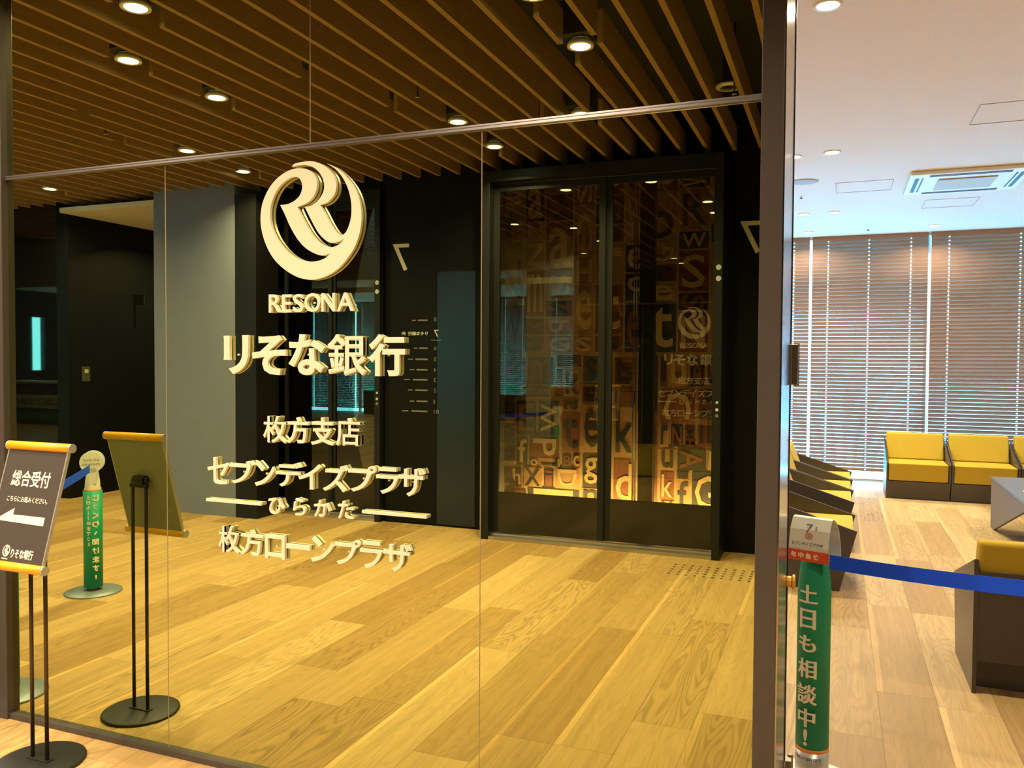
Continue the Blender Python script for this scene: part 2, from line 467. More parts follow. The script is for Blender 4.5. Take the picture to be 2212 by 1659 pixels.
JX1, JX2, JT = -2.338, -1.052, -1.695
G = 0.0015
for k_, (xj, z0, z1) in enumerate(((JX1, 0.022, 2.2185), (JX2, 0.022, 2.2185), (JT, 2.2365, 3.45))):
    b = new(); box(b, xj-G, xj+G, D-0.0006, D+0.008, z0, z1); struct('trim_%d' % (7+k_), b, BACKING)
MG = 'amber mirror glass panes of the sign wall'
for x0, x1, z0, z1, lab in (
    (-3.172, JX1-G, 0.022, 2.2185, 'tall amber mirror glass pane behind the charcoal reception sign stand'),
    (JX1+G, JX2-G, 0.022, 2.2185, 'wide amber mirror glass pane carrying the raised cream lettering'),
    (JX2+G, -0.209, 0.022, 2.2185, 'tall amber mirror glass pane between the lettering pane and the steel door post'),
    (-3.172, JT-G, 2.2365, 3.45, 'upper left amber mirror glass pane above the steel transom'),
    (JT+G, -0.209, 2.2365, 3.45, 'upper right amber mirror glass pane above the steel transom')):
    b = new(); box(b, x0, x1, D, D+0.008, z0, z1)
    tag(obj('mirror_panel', b, MIRROR), lab, 'mirror panel', MG)

# ------------------------------------------------------------------ lettering on the mirror wall
def px_on(x, y, Y):                          # point of the plane y = Y met by a pixel of the survey
    a = (x - 1106) / FOCAL_PX; c = (y - 829.5) / FOCAL_PX
    v = _r * a + _d * c + _fwd
    k = Y / v.y
    return (v.x * k, EYE + v.z * k)

FINE = {'銀': 0.013, '枚': 0.010, '店': 0.012}
LD = 0.012
LY = D - 0.004
def letter_row(name, label, cat, chars, bold):
    xs = [px_on((c[1]+c[2])/2, (c[3]+c[4])/2, LY-LD) for c in chars]
    cx = sum(p[0] for p in xs)/len(xs); cz = sum(p[1] for p in xs)/len(xs)
    t = thing(name, label, cat, (cx, LY, cz))
    for c in chars:
        s, xa, xb, ya, yb = c[:5]
        xm, ym = (xa+xb)/2, (ya+yb)/2
        X0 = px_on(xa, ym, LY-LD)[0]; X1 = px_on(xb, ym, LY-LD)[0]
        Z1 = px_on(xm, ya, LY-LD)[1]; Z0 = px_on(xm, yb, LY-LD)[1]
        b = new()
        if s == '-':
            box(b, X0, X1, LY-LD, LY, Z0, Z1)
            nm = 'bar'
        else:
            if s in FINE:                # dense characters: thickened by overlaid copies instead of a wider outline
                k_ = FINE[s]
                for n_, (du, dv) in enumerate(((0, 0), (-k_, -k_), (k_, -k_), (-k_, k_), (k_, k_))):
                    mx_ = (X1-X0)*k_; mz_ = (Z1-Z0)*k_
                    put_text(b, s, rect(X0+mx_+du*(X1-X0), X1-mx_+du*(X1-X0), Z0+mz_+dv*(Z1-Z0), Z1-mz_+dv*(Z1-Z0), LY - 0.0006*n_, LD), 0.003)
            else:
                put_text(b, s, rect(X0, X1, Z0, Z1, LY, LD), bold)
            nm = 'letter'
        # two studs to the glass
        box(b, (X0+X1)/2-0.003, (X0+X1)/2+0.003, LY, D, (Z0+Z1)/2-0.003, (Z0+Z1)/2+0.003)
        obj(nm, b, LETTER, t)
    return t

letter_row('letter_sign', 'row of raised cream capital Latin letters directly below the round emblem', 'sign',
    [('R', 580.4, 606.5, 635.8, 675), ('E', 609, 629, 636, 674.5), ('S', 632, 655, 635, 674.5), ('O', 657, 691.5, 633, 674),
     ('N', 694, 723, 633, 673), ('A', 727.5, 763.4, 631.8, 671.8)], 0.012)
letter_row('letter_sign', 'largest row of bold raised cream Japanese characters, ending over the dark elevator reflection', 'sign',
    [('リ', 483, 536.6, 724, 808), ('そ', 544.5, 617, 724.5, 810), ('な', 623, 700.7, 721.5, 810.5), ('銀', 708.3, 790, 722, 811.5), ('行', 796, 874.8, 722, 813)], 0.030)
letter_row('letter_sign', 'short row of four raised cream Japanese characters in the middle of the lettering', 'sign',
    [('枚', 569, 619.6, 899, 957), ('方', 619.8, 666, 900.7, 958.5), ('支', 671, 721.5, 902, 962), ('店', 726.4, 778.5, 903, 964)], 0.016)
letter_row('letter_sign', 'longest row of nine raised cream katakana characters, above the two thin bars', 'sign',
    [('セ', 448, 492.7, 988.6, 1045.5), ('ブ', 495, 549.6, 994, 1045.5), ('ン', 549.9, 592, 997, 1051), ('デ', 595, 651, 998, 1052),
     ('イ', 644, 692, 1003, 1057), ('ズ', 697, 750.8, 1004, 1062.6), ('プ', 752, 811, 1006, 1063.4), ('ラ', 812, 860, 1010.5, 1067.5), ('ザ', 860, 917.6, 1011, 1073)], 0.014)
def bar_row():
    t = letter_row('letter_sign', 'row of four small raised cream hiragana characters between two thin cream bars', 'sign',
        [('ひ', 579.7, 613, 1076.5, 1111.4), ('ら', 632.6, 659.5, 1077, 1114), ('か', 678, 714, 1081, 1117), ('た', 729.6, 763.8, 1083, 1121)], 0.012)
    for xa, ya, xb, yb in ((445, 1080.5, 563.5, 1088), (781.7, 1106.5, 920.9, 1116)):
        p = px_on(xa, ya, LY-LD); q = px_on(xb, yb, LY-LD)
        zc = (p[1]+q[1])/2
        b = new(); box(b, p[0], q[0], LY-LD, LY, zc-0.0052, zc+0.0052)
        box(b, (p[0]+q[0])/2-0.003, (p[0]+q[0])/2+0.003, LY, D, zc-0.003, zc+0.003)
        obj('bar', b, LETTER, t)
bar_row()
letter_row('letter_sign', 'lowest row of raised cream Japanese characters, hanging over the plank floor reflection', 'sign',
    [('枚', 472.5, 517.5, 1137, 1195), ('方', 518.6, 568, 1144, 1201), ('ロ', 572, 614.7, 1156, 1207), ('ー', 618, 669, 1177, 1187),
     ('ン', 671, 719, 1161, 1215.5), ('プ', 722, 777.5, 1165.6, 1221), ('ラ', 777.5, 825, 1170, 1228.5), ('ザ', 827.4, 889, 1175, 1235)], 0.014)

def smooth_closed(pts, corners=(), n=5):
    """Catmull-Rom through pts, sharp at the indices in corners"""
    out = []; m = len(pts); cs = set(corners)
    for i in range(m):
        p1, p2 = Vector(pts[i]), Vector(pts[(i+1) % m])
        p0 = Vector(pts[i-1]) if i not in cs else p1 - (p2-p1)
        p3 = Vector(pts[(i+2) % m]) if (i+1) % m not in cs else p2 + (p2-p1)
        for k in range(n):
            t = k/n
            out.append(0.5*((2*p1) + (p2-p0)*t + (2*p0-5*p1+4*p2-p3)*t*t + (3*p1-p0-3*p2+p3)*t**3))
    return out

EMB_OUT = [(765,105),(860,150),(960,240),(1040,350),(1085,460),(1107,580),(1107,700),(1085,820),(1040,940),(970,1050),(880,1150),(770,1222),(660,1258),(580,1262),
  (480,1240),(370,1180),(270,1095),(200,1000),(145,880),(112,750),(105,640),(120,520),(160,410),(220,310),(300,230),(390,175),(480,155),(560,162),(620,197),(655,250),
  (667,310),(657,380),(627,440),(577,490),(530,515),(475,540),(500,600),(545,690),(610,800),(680,880),(750,925),(810,940),(870,922),(910,890),(935,855),
  (880,884),(800,895),(730,852),(670,780),(610,670),(545,540),(600,530),(660,490),(710,430),(738,350),(725,260),(680,185),(610,135),(530,120),(460,127),(415,140),
  (440,112),(500,95),(600,83),(690,103),(770,155),(830,222),(857,310),(850,390),(815,450),(760,498),(700,520),(740,590),(790,690),(840,770),(880,810),(920,822),
  (960,780),(995,690),(1010,590),(1005,480),(980,370),(930,260),(860,170)]
EMB_OUT_C = [i for i, p in enumerate(EMB_OUT) if p in ((765,105),(475,540),(935,855),(545,540),(415,140),(700,520),(920,822))]
EMB_HOLE = [(300,520),(345,610),(400,735),(470,855),(550,945),(640,1000),(720,1022),(805,998),(745,1050),(660,1080),(570,1080),(470,1050),(380,990),(300,900),(240,800),
  (205,690),(200,580),(220,480),(270,370),(340,290),(420,243),(475,243),(508,280),(520,340),(505,405),(470,455),(410,497),(350,516)]
EMB_HOLE_C = [0, 7]
def emblem_mesh(mapper, depth_fn):
    cu = bpy.data.curves.new('emblem', 'CURVE'); cu.dimensions = '2D'; cu.fill_mode = 'BOTH'; cu.extrude = 0.5
    for pts, cs in ((EMB_OUT, EMB_OUT_C), (EMB_HOLE, EMB_HOLE_C)):
        sm = smooth_closed(pts, cs)
        sp = cu.splines.new('POLY'); sp.points.add(len(sm)-1)
        for q, p in zip(sp.points, sm): q.co = (p.x/1000, -p.y/1000, 0, 1)
        sp.use_cyclic_u = True
    o = bpy.data.objects.new('emblem', cu); COL.objects.link(o)
    dg = bpy.context.evaluated_depsgraph_get(); dg.update()
    me = bpy.data.meshes.new_from_object(o.evaluated_get(dg))
    bm = new(); bm.from_mesh(me)
    bpy.data.objects.remove(o); bpy.data.meshes.remove(me)
    for v in bm.verts:
        v.co = mapper(v.co.x*1000, -v.co.y*1000, v.co.z+0.5)
    return bm
def emblem_on_wall(u, v, d):
    p = px_on(540 + u/4.608, 330 + v/4.608, LY-LD)
    return Vector((p[0], LY - d*LD, p[1]))
p = px_on(672, 476, LY)
t = thing('round_emblem', 'large raised cream round emblem of interlaced curves at the top of the lettering', 'emblem', (p[0], LY, p[1]))
obj('emblem_face', emblem_mesh(emblem_on_wall, None), LETTER, t)
for ux, uz in ((-0.17, -0.05), (0.17, 0.03), (0, -0.19)):
    b = new(); rod(b, (p[0]+ux, LY, p[1]+uz), (p[0]+ux, D, p[1]+uz), 0.004, 8); obj('stud', b, LETTER, t)

# ------------------------------------------------------------------ reception sign stand
SX, SY = -2.722, 2.147
t = thing('floor_sign_stand', 'charcoal reception sign on a two pole stand with orange rods and round black base', 'sign stand', (SX, SY, 0))
b = new(); lathe(b, [(0, 0), (0.152, 0), (0.155, 0.004), (0.153, 0.010), (0.145, 0.012), (0, 0.014)], 64, (SX, SY, 0)); obj('base', b, BLACK_METAL, t)
b = new(); box(b, SX-0.052, SX+0.052, SY-0.014, SY+0.014, 0.013, 0.018); obj('foot_plate', b, BLACK_METAL, t, 0.002)
for dx in (-0.037, 0.037):
    b = new(); rod(b, (SX+dx, SY, 0.016), (SX+dx, SY, 0.965), 0.0072); obj('pole', b, BRONZE_TUBE, t)
b = new(); box(b, SX-0.046, SX+0.046, SY-0.009, SY+0.009, 0.955, 0.972); rod(b, (SX-0.030, SY-0.004, 0.985), (SX+0.030, SY-0.004, 0.985), 0.021)
rod(b, (SX+0.030, SY-0.004, 0.985), (SX+0.042, SY-0.004, 0.985), 0.013)
obj('tilt_clamp', b, BLACK_METAL, t, 0.003)
# tilted board: local frame
bx0, bx1 = -2.886, -2.566
pt, pb = Vector((0, 2.166, 1.170)), Vector((0, 2.050, 0.752))
up = (pt - pb); Lb = up.length; up.normalize()
nrm = Vector((0, -up.z, up.y))               # towards the camera
def board(u, v, d):                          # u metres from the left edge, v metres up, d metres out of the face
    q = pb + up*v + nrm*d
    return (bx0 + u, q.y, q.z)
def bbox3(b, u0, u1, v0, v1, d0, d1):
    vs = [b.verts.new(board(u, v, d)) for d in (d0, d1) for (u, v) in ((u0, v0), (u1, v0), (u1, v1), (u0, v1))]
    for f in ((3, 2, 1, 0), (4, 5, 6, 7), (0, 1, 5, 4), (1, 2, 6, 5), (2, 3, 7, 6), (3, 0, 4, 7)): b.faces.new([vs[i] for i in f])
BW = bx1 - bx0
b = new(); bbox3(b, 0.012, BW-0.012, 0.0, Lb, -0.002, 0.003)
brd = obj('sign_board', b, SIGN_BLACK, t)
b = new(); bbox3(b, 0.012, BW-0.012, 0.005, Lb-0.005, -0.006, -0.002); obj('back_plate', b, SIGN_BACK, t)
for u in (0.008, BW-0.013):
    b = new(); bbox3(b, u, u+0.005, 0, Lb, -0.006, 0.006); obj('edge_strip', b, SIGN_EDGE, t)
for v, nm in ((Lb, 'top_rod'), (0.0, 'bottom_rod')):
    q = pb + up*v
    b = new(); rod(b, (bx0+0.002, q.y, q.z), (bx1-0.004, q.y, q.z), 0.0165, 24); r_ = obj(nm, b, ORANGE, t)
    for xa, xb in ((bx0-0.003, bx0+0.002), (bx1-0.004, bx1+0.003)):
        b = new(); rod(b, (xa, q.y, q.z), (xb, q.y, q.z), 0.0165, 24); obj('rod_cap', b, SIGN_EDGE, r_)
def btext(s, u0, u1, v0, v1, bold, name):
    b = new(); put_text(b, s, lambda u, v, d: board(u0+u*(u1-u0), v0+v*(v1-v0), 0.003+d*0.0012), bold)
    obj(name, b, TXT_WHITE, brd)
H0 = Lb
btext('総合受付', 0.058, 0.252, H0*0.655, H0*0.790, 0.014, 'heading')
btext('こちらにお進みください。', 0.058, 0.262, H0*0.525, H0*0.572, 0.006, 'caption')
b = new()
pl = [(0.040, 0.385), (0.105, 0.475), (0.105, 0.425), (0.262, 0.425), (0.262, 0.350), (0.040, 0.375)]
pl = [(0.030, 0.375), (0.108, 0.472), (0.108, 0.418), (0.268, 0.418), (0.268, 0.348), (0.030, 0.362)]
A = [b.verts.new(board(u, v*H0, 0.003)) for u, v in pl]; B = [b.verts.new(board(u, v*H0, 0.0042)) for u, v in pl]
b.faces.new(A[::-1]); b.faces.new(B)
for i in range(len(pl)): b.faces.new((A[i], A[(i+1) % len(pl)], B[(i+1) % len(pl)], B[i]))
obj('arrow', b, TXT_WHITE, brd)
bm = emblem_mesh(lambda u, v, d: Vector(board(0.098 + (u-105)/1005*0.036, 0.158*H0 - (v-85)/1180*0.042 + 0.005, 0.003 + d*0.0012)), None)
obj('emblem_mark', bm, TXT_WHITE, brd)
btext('RESONA', 0.101, 0.131, 0.052*H0, 0.064*H0, 0.01, 'emblem_caption')
btext('りそな銀行', 0.142, 0.252, H0*0.068, H0*0.146, 0.022, 'bank_name')

# ------------------------------------------------------------------ belt barrier posts
def sleeve(b, r, z0, z1, seg=48, mi=0):
    lathe(b, [(r-0.001, z0), (r, z0), (r, z1), (r-0.001, z1)], seg, (0, 0, 0), mi)
def wrap_text(b, s, r, cx_ang, w, zc, h, bold=0.02, th=0.0008):
    def fn(u, v, d):
        a = cx_ang + (u-0.5)*w/r
        R_ = r + 0.0004 + d*th
        return (R_*math.sin(a), -R_*math.cos(a), zc + (v-0.5)*h)
    t_ = new(); put_text(t_, s, lambda u, v, d: (u, v, d), bold)
    for k in range(1, 12):
        bmesh.ops.bisect_plane(t_, geom=t_.verts[:] + t_.edges[:] + t_.faces[:], plane_co=(k/12, 0, 0), plane_no=(1, 0, 0))
    for v in t_.verts: v.co = Vector(fn(v.co.x, v.co.y, v.co.z))
    me = bpy.data.meshes.new('wrap'); t_.to_mesh(me); t_.free(); b.from_mesh(me); bpy.data.meshes.remove(me)

t = thing('belt_barrier_post', 'barrier post in green sleeve with cream vertical characters in the right doorway', 'barrier post', (0, 0, 0), 'belt barrier posts')
R0 = 0.056
b = new(); lathe(b, [(0, 0), (0.170, 0), (0.172, 0.004), (0.168, 0.010), (0.060, 0.016), (0, 0.016)], 64); obj('base', b, PAPER, t, local=True)
b = new(); lathe(b, [(0, 0.014), (0.054, 0.014), (0.054, 0.12), (0.040, 0.80), (0, 0.80)], 40); post_ = obj('post', b, SILVER, t, local=True)
b = new(); lathe(b, [(R0-0.001, 0.143), (R0, 0.143), (R0, 0.70), (0.050, 0.76), (0.043, 0.84), (0.042, 0.84)], 48); slv = obj('green_sleeve', b, GREEN, t, local=True)
b = new(); sleeve(b, R0+0.0006, 0.133, 0.145); obj('orange_ring', b, mat('orange_line', (0.78, 0.22, 0.02), 0.5), t, local=True)
b = new(); sleeve(b, R0+0.0003, 0.016, 0.135); low = obj('lower_sleeve', b, SILVER, t, local=True)
for s, zc, h, w in (('土', 0.692, 0.064, 0.066), ('日', 0.604, 0.068, 0.056), ('も', 0.518, 0.058, 0.060), ('相', 0.430, 0.066, 0.066), ('談', 0.340, 0.070, 0.070), ('中', 0.256, 0.064, 0.062)):
    b = new(); wrap_text(b, s, R0, -0.065, w, zc, h, 0.010, 0.0008); wrap_text(b, s, R0, -0.015, w, zc, h, 0.010, 0.0014); obj('character', b, TXT_CREAM, slv, local=True)
b = new()
wrap_text(b, '!', R0, -0.04, 0.014, 0.187, 0.058, 0.02)
obj('character', b, TXT_CREAM, slv, local=True)
b = new(); wrap_text(b, 'くわしくはWEBで', R0+0.0004, 0.02, 0.100, 0.112, 0.014, 0.02); obj('web_line', b, GREY_PRINT, low, local=True)
# belt head and folded card
b = new(); lathe(b, [(0, 0.79), (0.044, 0.79), (0.044, 0.87), (0.030, 0.88), (0, 0.88)], 32); obj('belt_head', b, BLACK_METAL, t, local=True)
prof = [(-0.066, 0.812), (-0.063, 0.86), (-0.052, 0.915), (-0.030, 0.952), (-0.014, 0.956), (0.010, 0.942), (0.036, 0.908), (0.054, 0.86), (0.060, 0.820), (0.058, 0.79)]
b = new()
inn = [(y*0.965, z-0.002) for y, z in prof]
for (a0, a1), (c0, c1) in zip(zip(prof, prof[1:]), zip(inn, inn[1:])):
    vs = [b.verts.new((x, q[0], q[1])) for x in (-0.069, 0.069) for q in (a0, a1, c1, c0)]
    for f in ((0, 1, 5, 4), (1, 2, 6, 5), (2, 3, 7, 6), (3, 0, 4, 7), (3, 2, 1, 0), (4, 5, 6, 7)): b.faces.new([vs[i] for i in f])
card = obj('folded_card', b, PAPER, t, local=True)
b = new(); box(b, -0.071, 0.073, -0.0695, -0.0665, 0.808, 0.846); rb = obj('red_band', b, RED, t, local=True)
for i, s in enumerate('年中無休'):
    b = new(); x = -0.058 + i*0.026
    put_text(b, s, rect(x, x+0.019, 0.817, 0.838, -0.0695, 0.0006), 0.03); obj('character', b, TXT_CREAM, rb, local=True)
def card_pt(u, v, d):                        # on the front of the card
    z = 0.846 + v*(0.952-0.846)
    pz = [(q[1], q[0]) for q in prof[:4]]
    y = prof[0][0]
    for (za, ya), (zb, yb) in zip(pz, pz[1:]):
        if za <= z <= zb + 1e-6: y = ya + (yb-ya)*(z-za)/(zb-za)
    return (-0.069 + u*0.138, y - 0.0015 - d*0.0008, z)
b = new(); put_text(b, 'セブンデイズプラザ', lambda u, v, d: card_pt(0.07+u*0.80, 0.14+v*0.12, d), 0.0); obj('card_line', b, GREY_PRINT, card, local=True)
b = new(); put_text(b, '7', lambda u, v, d: card_pt(0.40+u*0.16, 0.56+v*0.27, d), 0.0); put_text(b, 's', lambda u, v, d: card_pt(0.63+u*0.05, 0.66+v*0.11, d), 0.0)
obj('card_figure', b, GREY_PRINT, card, local=True)
b = new()
for k in range(40):
    a0 = 2*PI*k/40; a1 = 2*PI*(k+1)/40
    q = [card_pt(0.50+r*math.cos(a), 0.46+r*1.05*math.sin(a), d) for a in (a0, a1) for r in (0.075, 0.098) for d in (0, 1)]
    vs = [b.verts.new(x) for x in q]
    for f in ((1, 3, 7, 5), (0, 4, 6, 2), (0, 1, 5, 4), (2, 6, 7, 3)): b.faces.new([vs[i] for i in f])
put_text(b, 'e', lambda u, v, d: card_pt(0.455+u*0.09, 0.41+v*0.10, d), 0.0)
obj('card_swirl', b, PINK_PRINT, card, local=True)
t.location = (-0.066, 3.07, 0); t.rotation_euler = (0, 0, math.radians(-20))
dup(t, (0.905, 2.785, 0), math.radians(-20), 'green sleeved barrier post holding the far end of the bright blue belt', 'belt barrier posts')

def belt(p0, p1, h, label):
    p0, p1 = Vector(p0), Vector(p1)
    b = new(); d_ = (p1-p0); n_ = Vector((-d_.y, d_.x, 0)).normalized()*0.0008
    K = 24; prev = None
    for k in range(K+1):
        f = k/K; q = p0 + d_*f; q.z -= 0.012*4*f*(1-f)
        ring = [b.verts.new(q + n_*s + Vector((0, 0, zz))) for s, zz in ((1, -h/2), (1, h/2), (-1, h/2), (-1, -h/2))]
        if prev:
            for i in range(4): b.faces.new((prev[i], prev[(i+1) % 4], ring[(i+1) % 4], ring[i]))
        else: b.faces.new(ring)
        prev = ring
    b.faces.new(prev[::-1])
    o = obj('barrier_belt', b, BLUE_BELT)
    return tag(o, label, 'belt', 'blue barrier belts')
belt((-0.018, 3.040, 0.806), (0.855, 2.80, 0.834), 0.050, 'bright blue webbing belt stretched from the green post across the right doorway')

# the two posts behind the camera, seen in the mirror
t = thing('belt_barrier_post', 'green barrier post with round white disc head, seen in the mirror beside the sign stand', 'barrier post', (0, 0, 0), 'belt barrier posts')
b = new(); lathe(b, [(0, 0), (0.168, 0), (0.170, 0.004), (0.166, 0.010), (0.060, 0.016), (0, 0.016)], 64); obj('base', b, DISC_GREY, t, local=True)
b = new(); lathe(b, [(0, 0.014), (0.030, 0.014), (0.030, 0.80), (0, 0.80)], 32); obj('post', b, SILVER, t, local=True)
b = new(); lathe(b, [(R0-0.001, 0.035), (R0, 0.035), (R0, 0.655), (R0-0.001, 0.655)], 48); slv = obj('green_sleeve', b, GREEN, t, local=True)
b = new(); lathe(b, [(0.050, 0.655), (0.050, 0.668), (0.049, 0.668)], 48); obj('orange_ring', b, mat('orange_line_pale', (0.78, 0.30, 0.12), 0.5), t, local=True)
b = new(); lathe(b, [(0.046, 0.667), (0.042, 0.72), (0.034, 0.77), (0.033, 0.80), (0, 0.80)], 32); obj('neck', b, PAPER, t, local=True)
for y0 in (-0.044, 0.026):
    b = new(); rod(b, (0, y0, 0.836), (0, y0+0.012, 0.836), 0.068, 40); box(b, -0.028, 0.028, y0, y0+0.012, 0.70, 0.80); dsc = obj('disc_head', b, PAPER, t, local=True)
    if y0 < 0:
        b = new()
        put_text(b, 'セブンデイズ', rect(-0.045, 0.045, 0.842, 0.858, y0, 0.0008), 0.01); put_text(b, 'プラザひらかた', rect(-0.052, 0.052, 0.815, 0.831, y0, 0.0008), 0.01)
        obj('disc_print', b, GREY_PRINT, dsc, local=True)
b = new(); rod(b, (0, -0.03, 0.80), (0, 0.025, 0.80), 0.026); obj('belt_head', b, BLACK_METAL, t, local=True)
for i, s in enumerate('じっくり、聞けます!'):
    b = new(); hh = 0.040 if s not in 'っ、!' else 0.026; ww = 0.040 if s not in 'っ、!' else 0.020
    if s == '!': ww = 0.010
    wrap_text(b, s, R0, -0.42, ww, 0.610-i*0.056, hh, 0.025); obj('character', b, TXT_CREAM, slv, local=True)
for i, s in enumerate('土日も17時までOK'):
    b = new(); wrap_text(b, s, R0, 0.32, 0.024 if ord(s) > 255 else 0.005 if s == '1' else 0.014, 0.615-i*0.033, 0.024, 0.02); obj('small_character', b, TXT_CREAM, slv, local=True)
t.location = (-4.41, RY(3.87), 0); t.rotation_euler = (0, 0, math.radians(140))
t2 = dup(t, (-3.42, 2.235, 0), math.radians(200), 'barrier post hidden behind the left bronze post, only its grey base showing in the mirror', 'belt barrier posts')
for c in list(t2.children):
    pass
belt((-4.41+0.045, RY(3.87)+0.06, 0.80), (-3.42-0.10, 2.235-0.13, 0.80), 0.050, 'blue webbing belt leading to the disc headed post, seen in the mirror')

# ------------------------------------------------------------------ lobby seats
PW = 0.018
def make_sofa(w):
    t = thing('lounge_chair', 'x', 'chair', (0, 0, 0))
    prof = [(0, 0), (0, 0.613), (-0.672, 0.400), (-0.570, 0)]
    for x in (0, w-PW):
        b = new(); prism(b, prof, 'x', x, x+PW); obj('side_panel', b, SOFA_PANEL if False else SOFA_DARK, t, 0.0015, local=True)
    b = new(); box(b, PW, w-PW, -0.030, -0.004, 0.149, 0.556); obj('back_board', b, SOFA_DARK, t, local=True)
    b = new(); prism(b, [(-0.10, 0.0), (-0.10, 0.20), (-0.618, 0.20), (-0.568, 0.0)], 'x', PW, w-PW); obj('base', b, SOFA_DARK, t, local=True)
    b = new(); prism(b, [(-0.032, 0.205), (-0.032, 0.400), (-0.655, 0.400), (-0.618, 0.205)], 'x', PW+0.004, w-PW-0.004); obj('seat_cushion', b, YELLOW, t, 0.012, 4, local=True)
    b = new(); prism(b, [(-0.034, 0.403), (-0.018, 0.69), (-0.105, 0.69), (-0.210, 0.403)], 'x', PW+0.004, w-PW-0.004); obj('back_cushion', b, YELLOW, t, 0.018, 4, local=True)
    return t
GS = 'mustard lounge chairs in the lobby'
s0 = make_sofa(0.63)
s0.location = (0.505, 10.50, 0)
tag(s0, 'mustard lounge chair against the window blinds, left end of the back row', 'chair', GS)
dup(s0, (0.505+0.638, 10.50, 0), 0, 'second mustard lounge chair from the left in the row against the window blinds', GS)
dup(s0, (0.505+1.276, 10.50, 0), 0, 'mustard lounge chair against the blinds behind the low table, cut by the right edge', GS)
dup(s0, (0.505+1.914, 10.50, 0), 0, 'mustard lounge chair at the far right of the row against the blinds', GS)
dup(s0, (0.585+0.63, 4.203, 0), PI, 'mustard lounge chair seen from behind, nearest to the blue belt', GS)
dup(s0, (0.585+1.27, 4.203, 0), PI, 'mustard lounge chair seen from behind, right neighbour of the one by the belt', GS)
XB = 0.130 - 0.672
for i, (y, lab) in enumerate(((5.745, 'mustard lounge chair with dark side panels, nearest of the row behind the door post'),
                 (6.93, 'second mustard lounge chair of the row facing right behind the door post'),
                 (7.59, 'third mustard lounge chair of the row facing right behind the door post'),
                 (8.25, 'farthest mustard lounge chair of the row facing right behind the door post'))):
    dup(s0, (XB + 0.004*i, y, 0), PI/2, lab, GS)

# low table
t = thing('low_table', 'low slate topped table with notched side panel in front of the back row', 'table', (1.32, 7.9, 0))
b = new(); box(b, 1.306, 2.25, 6.75, 8.57, 0.440, 0.462); obj('table_top', b, TABLE_TOP, t, 0.002)
for x in (1.312, 2.22):
    b = new(); prism(b, [(8.56, 0), (8.56, 0.44), (6.77, 0.44), (6.77, 0.42), (7.15, 0.375), (8.42, 0.0)][::-1], 'x', x, x+0.022); obj('side_panel', b, SOFA_PANEL, t)
b = new(); box(b, 1.75, 1.95, 6.95, 7.45, 0.0, 0.44); obj('pedestal', b, SOFA_DARK, t)
b = new(); box(b, 1.40, 1.75, 7.40, 7.68, 0.463, 0.468)
tag(obj('leaflet', b, TXT_WHITE), 'white leaflet lying on the slate low table', 'leaflet')
b = new(); box(b, 1.80, 2.02, 7.50, 7.80, 0.463, 0.467)

tag(obj('leaflet', b, PAPER), 'pale leaflet on the low table, right of the white one', 'leaflet')

# ------------------------------------------------------------------ windows and blinds
WY = YB + 0.18
b = new()
box(b, XL, XR, YB, YB+0.12, 0, 0.012)
box(b, XL, XR, YB-0.001, YB+0.3, CEIL-0.03, CEIL)
struct('window_sill', b, ALU)
GAPX = [-0.349 + 1.356*k for k in range(-13, 1)] + [1.007, 3.04, 5.1]
for k, x in enumerate([XL] + GAPX[0:-1:2] + [XR]):
    b = new(); box(b, x-0.03, x+0.03, WY-0.03, WY+0.06, 0, CEIL)
    struct('trim_%d' % (20+k), b, ALU)
xs = [XL] + GAPX[0:-1:2] + [XR]
for k in range(len(xs)-1):
    b = new(); box(b, xs[k]+0.03, xs[k+1]-0.03, WY+0.01, WY+0.016, 0, CEIL-0.02)
    o = struct('window_%d' % (k+1), b, WIN_GLASS)
b = new(); box(b, XL-0.3, XL, YB, YB+0.3, 0, CEIL); box(b, XR, XR+0.3, YB, YB+0.3, 0, CEIL)
struct('wall_window_ends', b, WHITE_WALL)

PITCH_Z = 0.047
def make_blind(width, cords, tilt, zoff=0.0):
    """local x from 0 to width, slats hang around y = 0 (room side is -y)"""
    t = thing('venetian_blind', 'x', 'blind', (0, 0, 0), 'brown venetian blinds')
    b = new()
    ca, sa = math.cos(tilt), math.sin(tilt)
    W2 = 0.0275
    def strip(x0, x1, s0, s1, z):
        # slat lies along direction (y: ca, z: -sa): outer edge lower; slight thickness
        th = 0.0016
        vs = []
        for x in (x0, x1):
            for s, n in ((s0, -th), (s1, -th), (s1, th), (s0, th)):
                vs.append(b.verts.new((x, s*ca + n*sa, z - s*sa + n*ca)))
        for f in ((0, 1, 2, 3), (7, 6, 5, 4), (0, 4, 5, 1), (1, 5, 6, 2), (2, 6, 7, 3), (3, 7, 4, 0)): b.faces.new([vs[i] for i in f])
    n = int((CEIL - 0.12) / PITCH_Z)
    for i in range(n):
        z = CEIL - 0.064 - i*PITCH_Z
        if z < 0.05: break
        strip(0.004, width-0.004, -W2, -0.006, z); strip(0.004, width-0.004, 0.006, W2, z)
        e = [0.004] + [c+s for c in cords for s in (-0.0085, 0.0085)] + [width-0.004]
        for a, c in zip(e[::2], e[1::2]): strip(a, c, -0.006, 0.006, z)
    obj('slats', b, BLIND, t, local=True)
    b = new(); box(b, 0.002, width-0.002, -0.022, 0.028, CEIL-0.045, CEIL-0.001); obj('head_rail', b, BLIND, t, local=True)
    b = new(); box(b, 0.004, width-0.004, -0.020, 0.020, 0.020, 0.034); obj('bottom_rail', b, BLIND, t, local=True)
    for c in cords:
        b = new(); box(b, c-0.0012, c+0.0012, -0.027, -0.0255, 0.03, CEIL-0.04); obj('ladder_cord', b, CORD, t, local=True)
    return t
GB = 'brown venetian blinds'
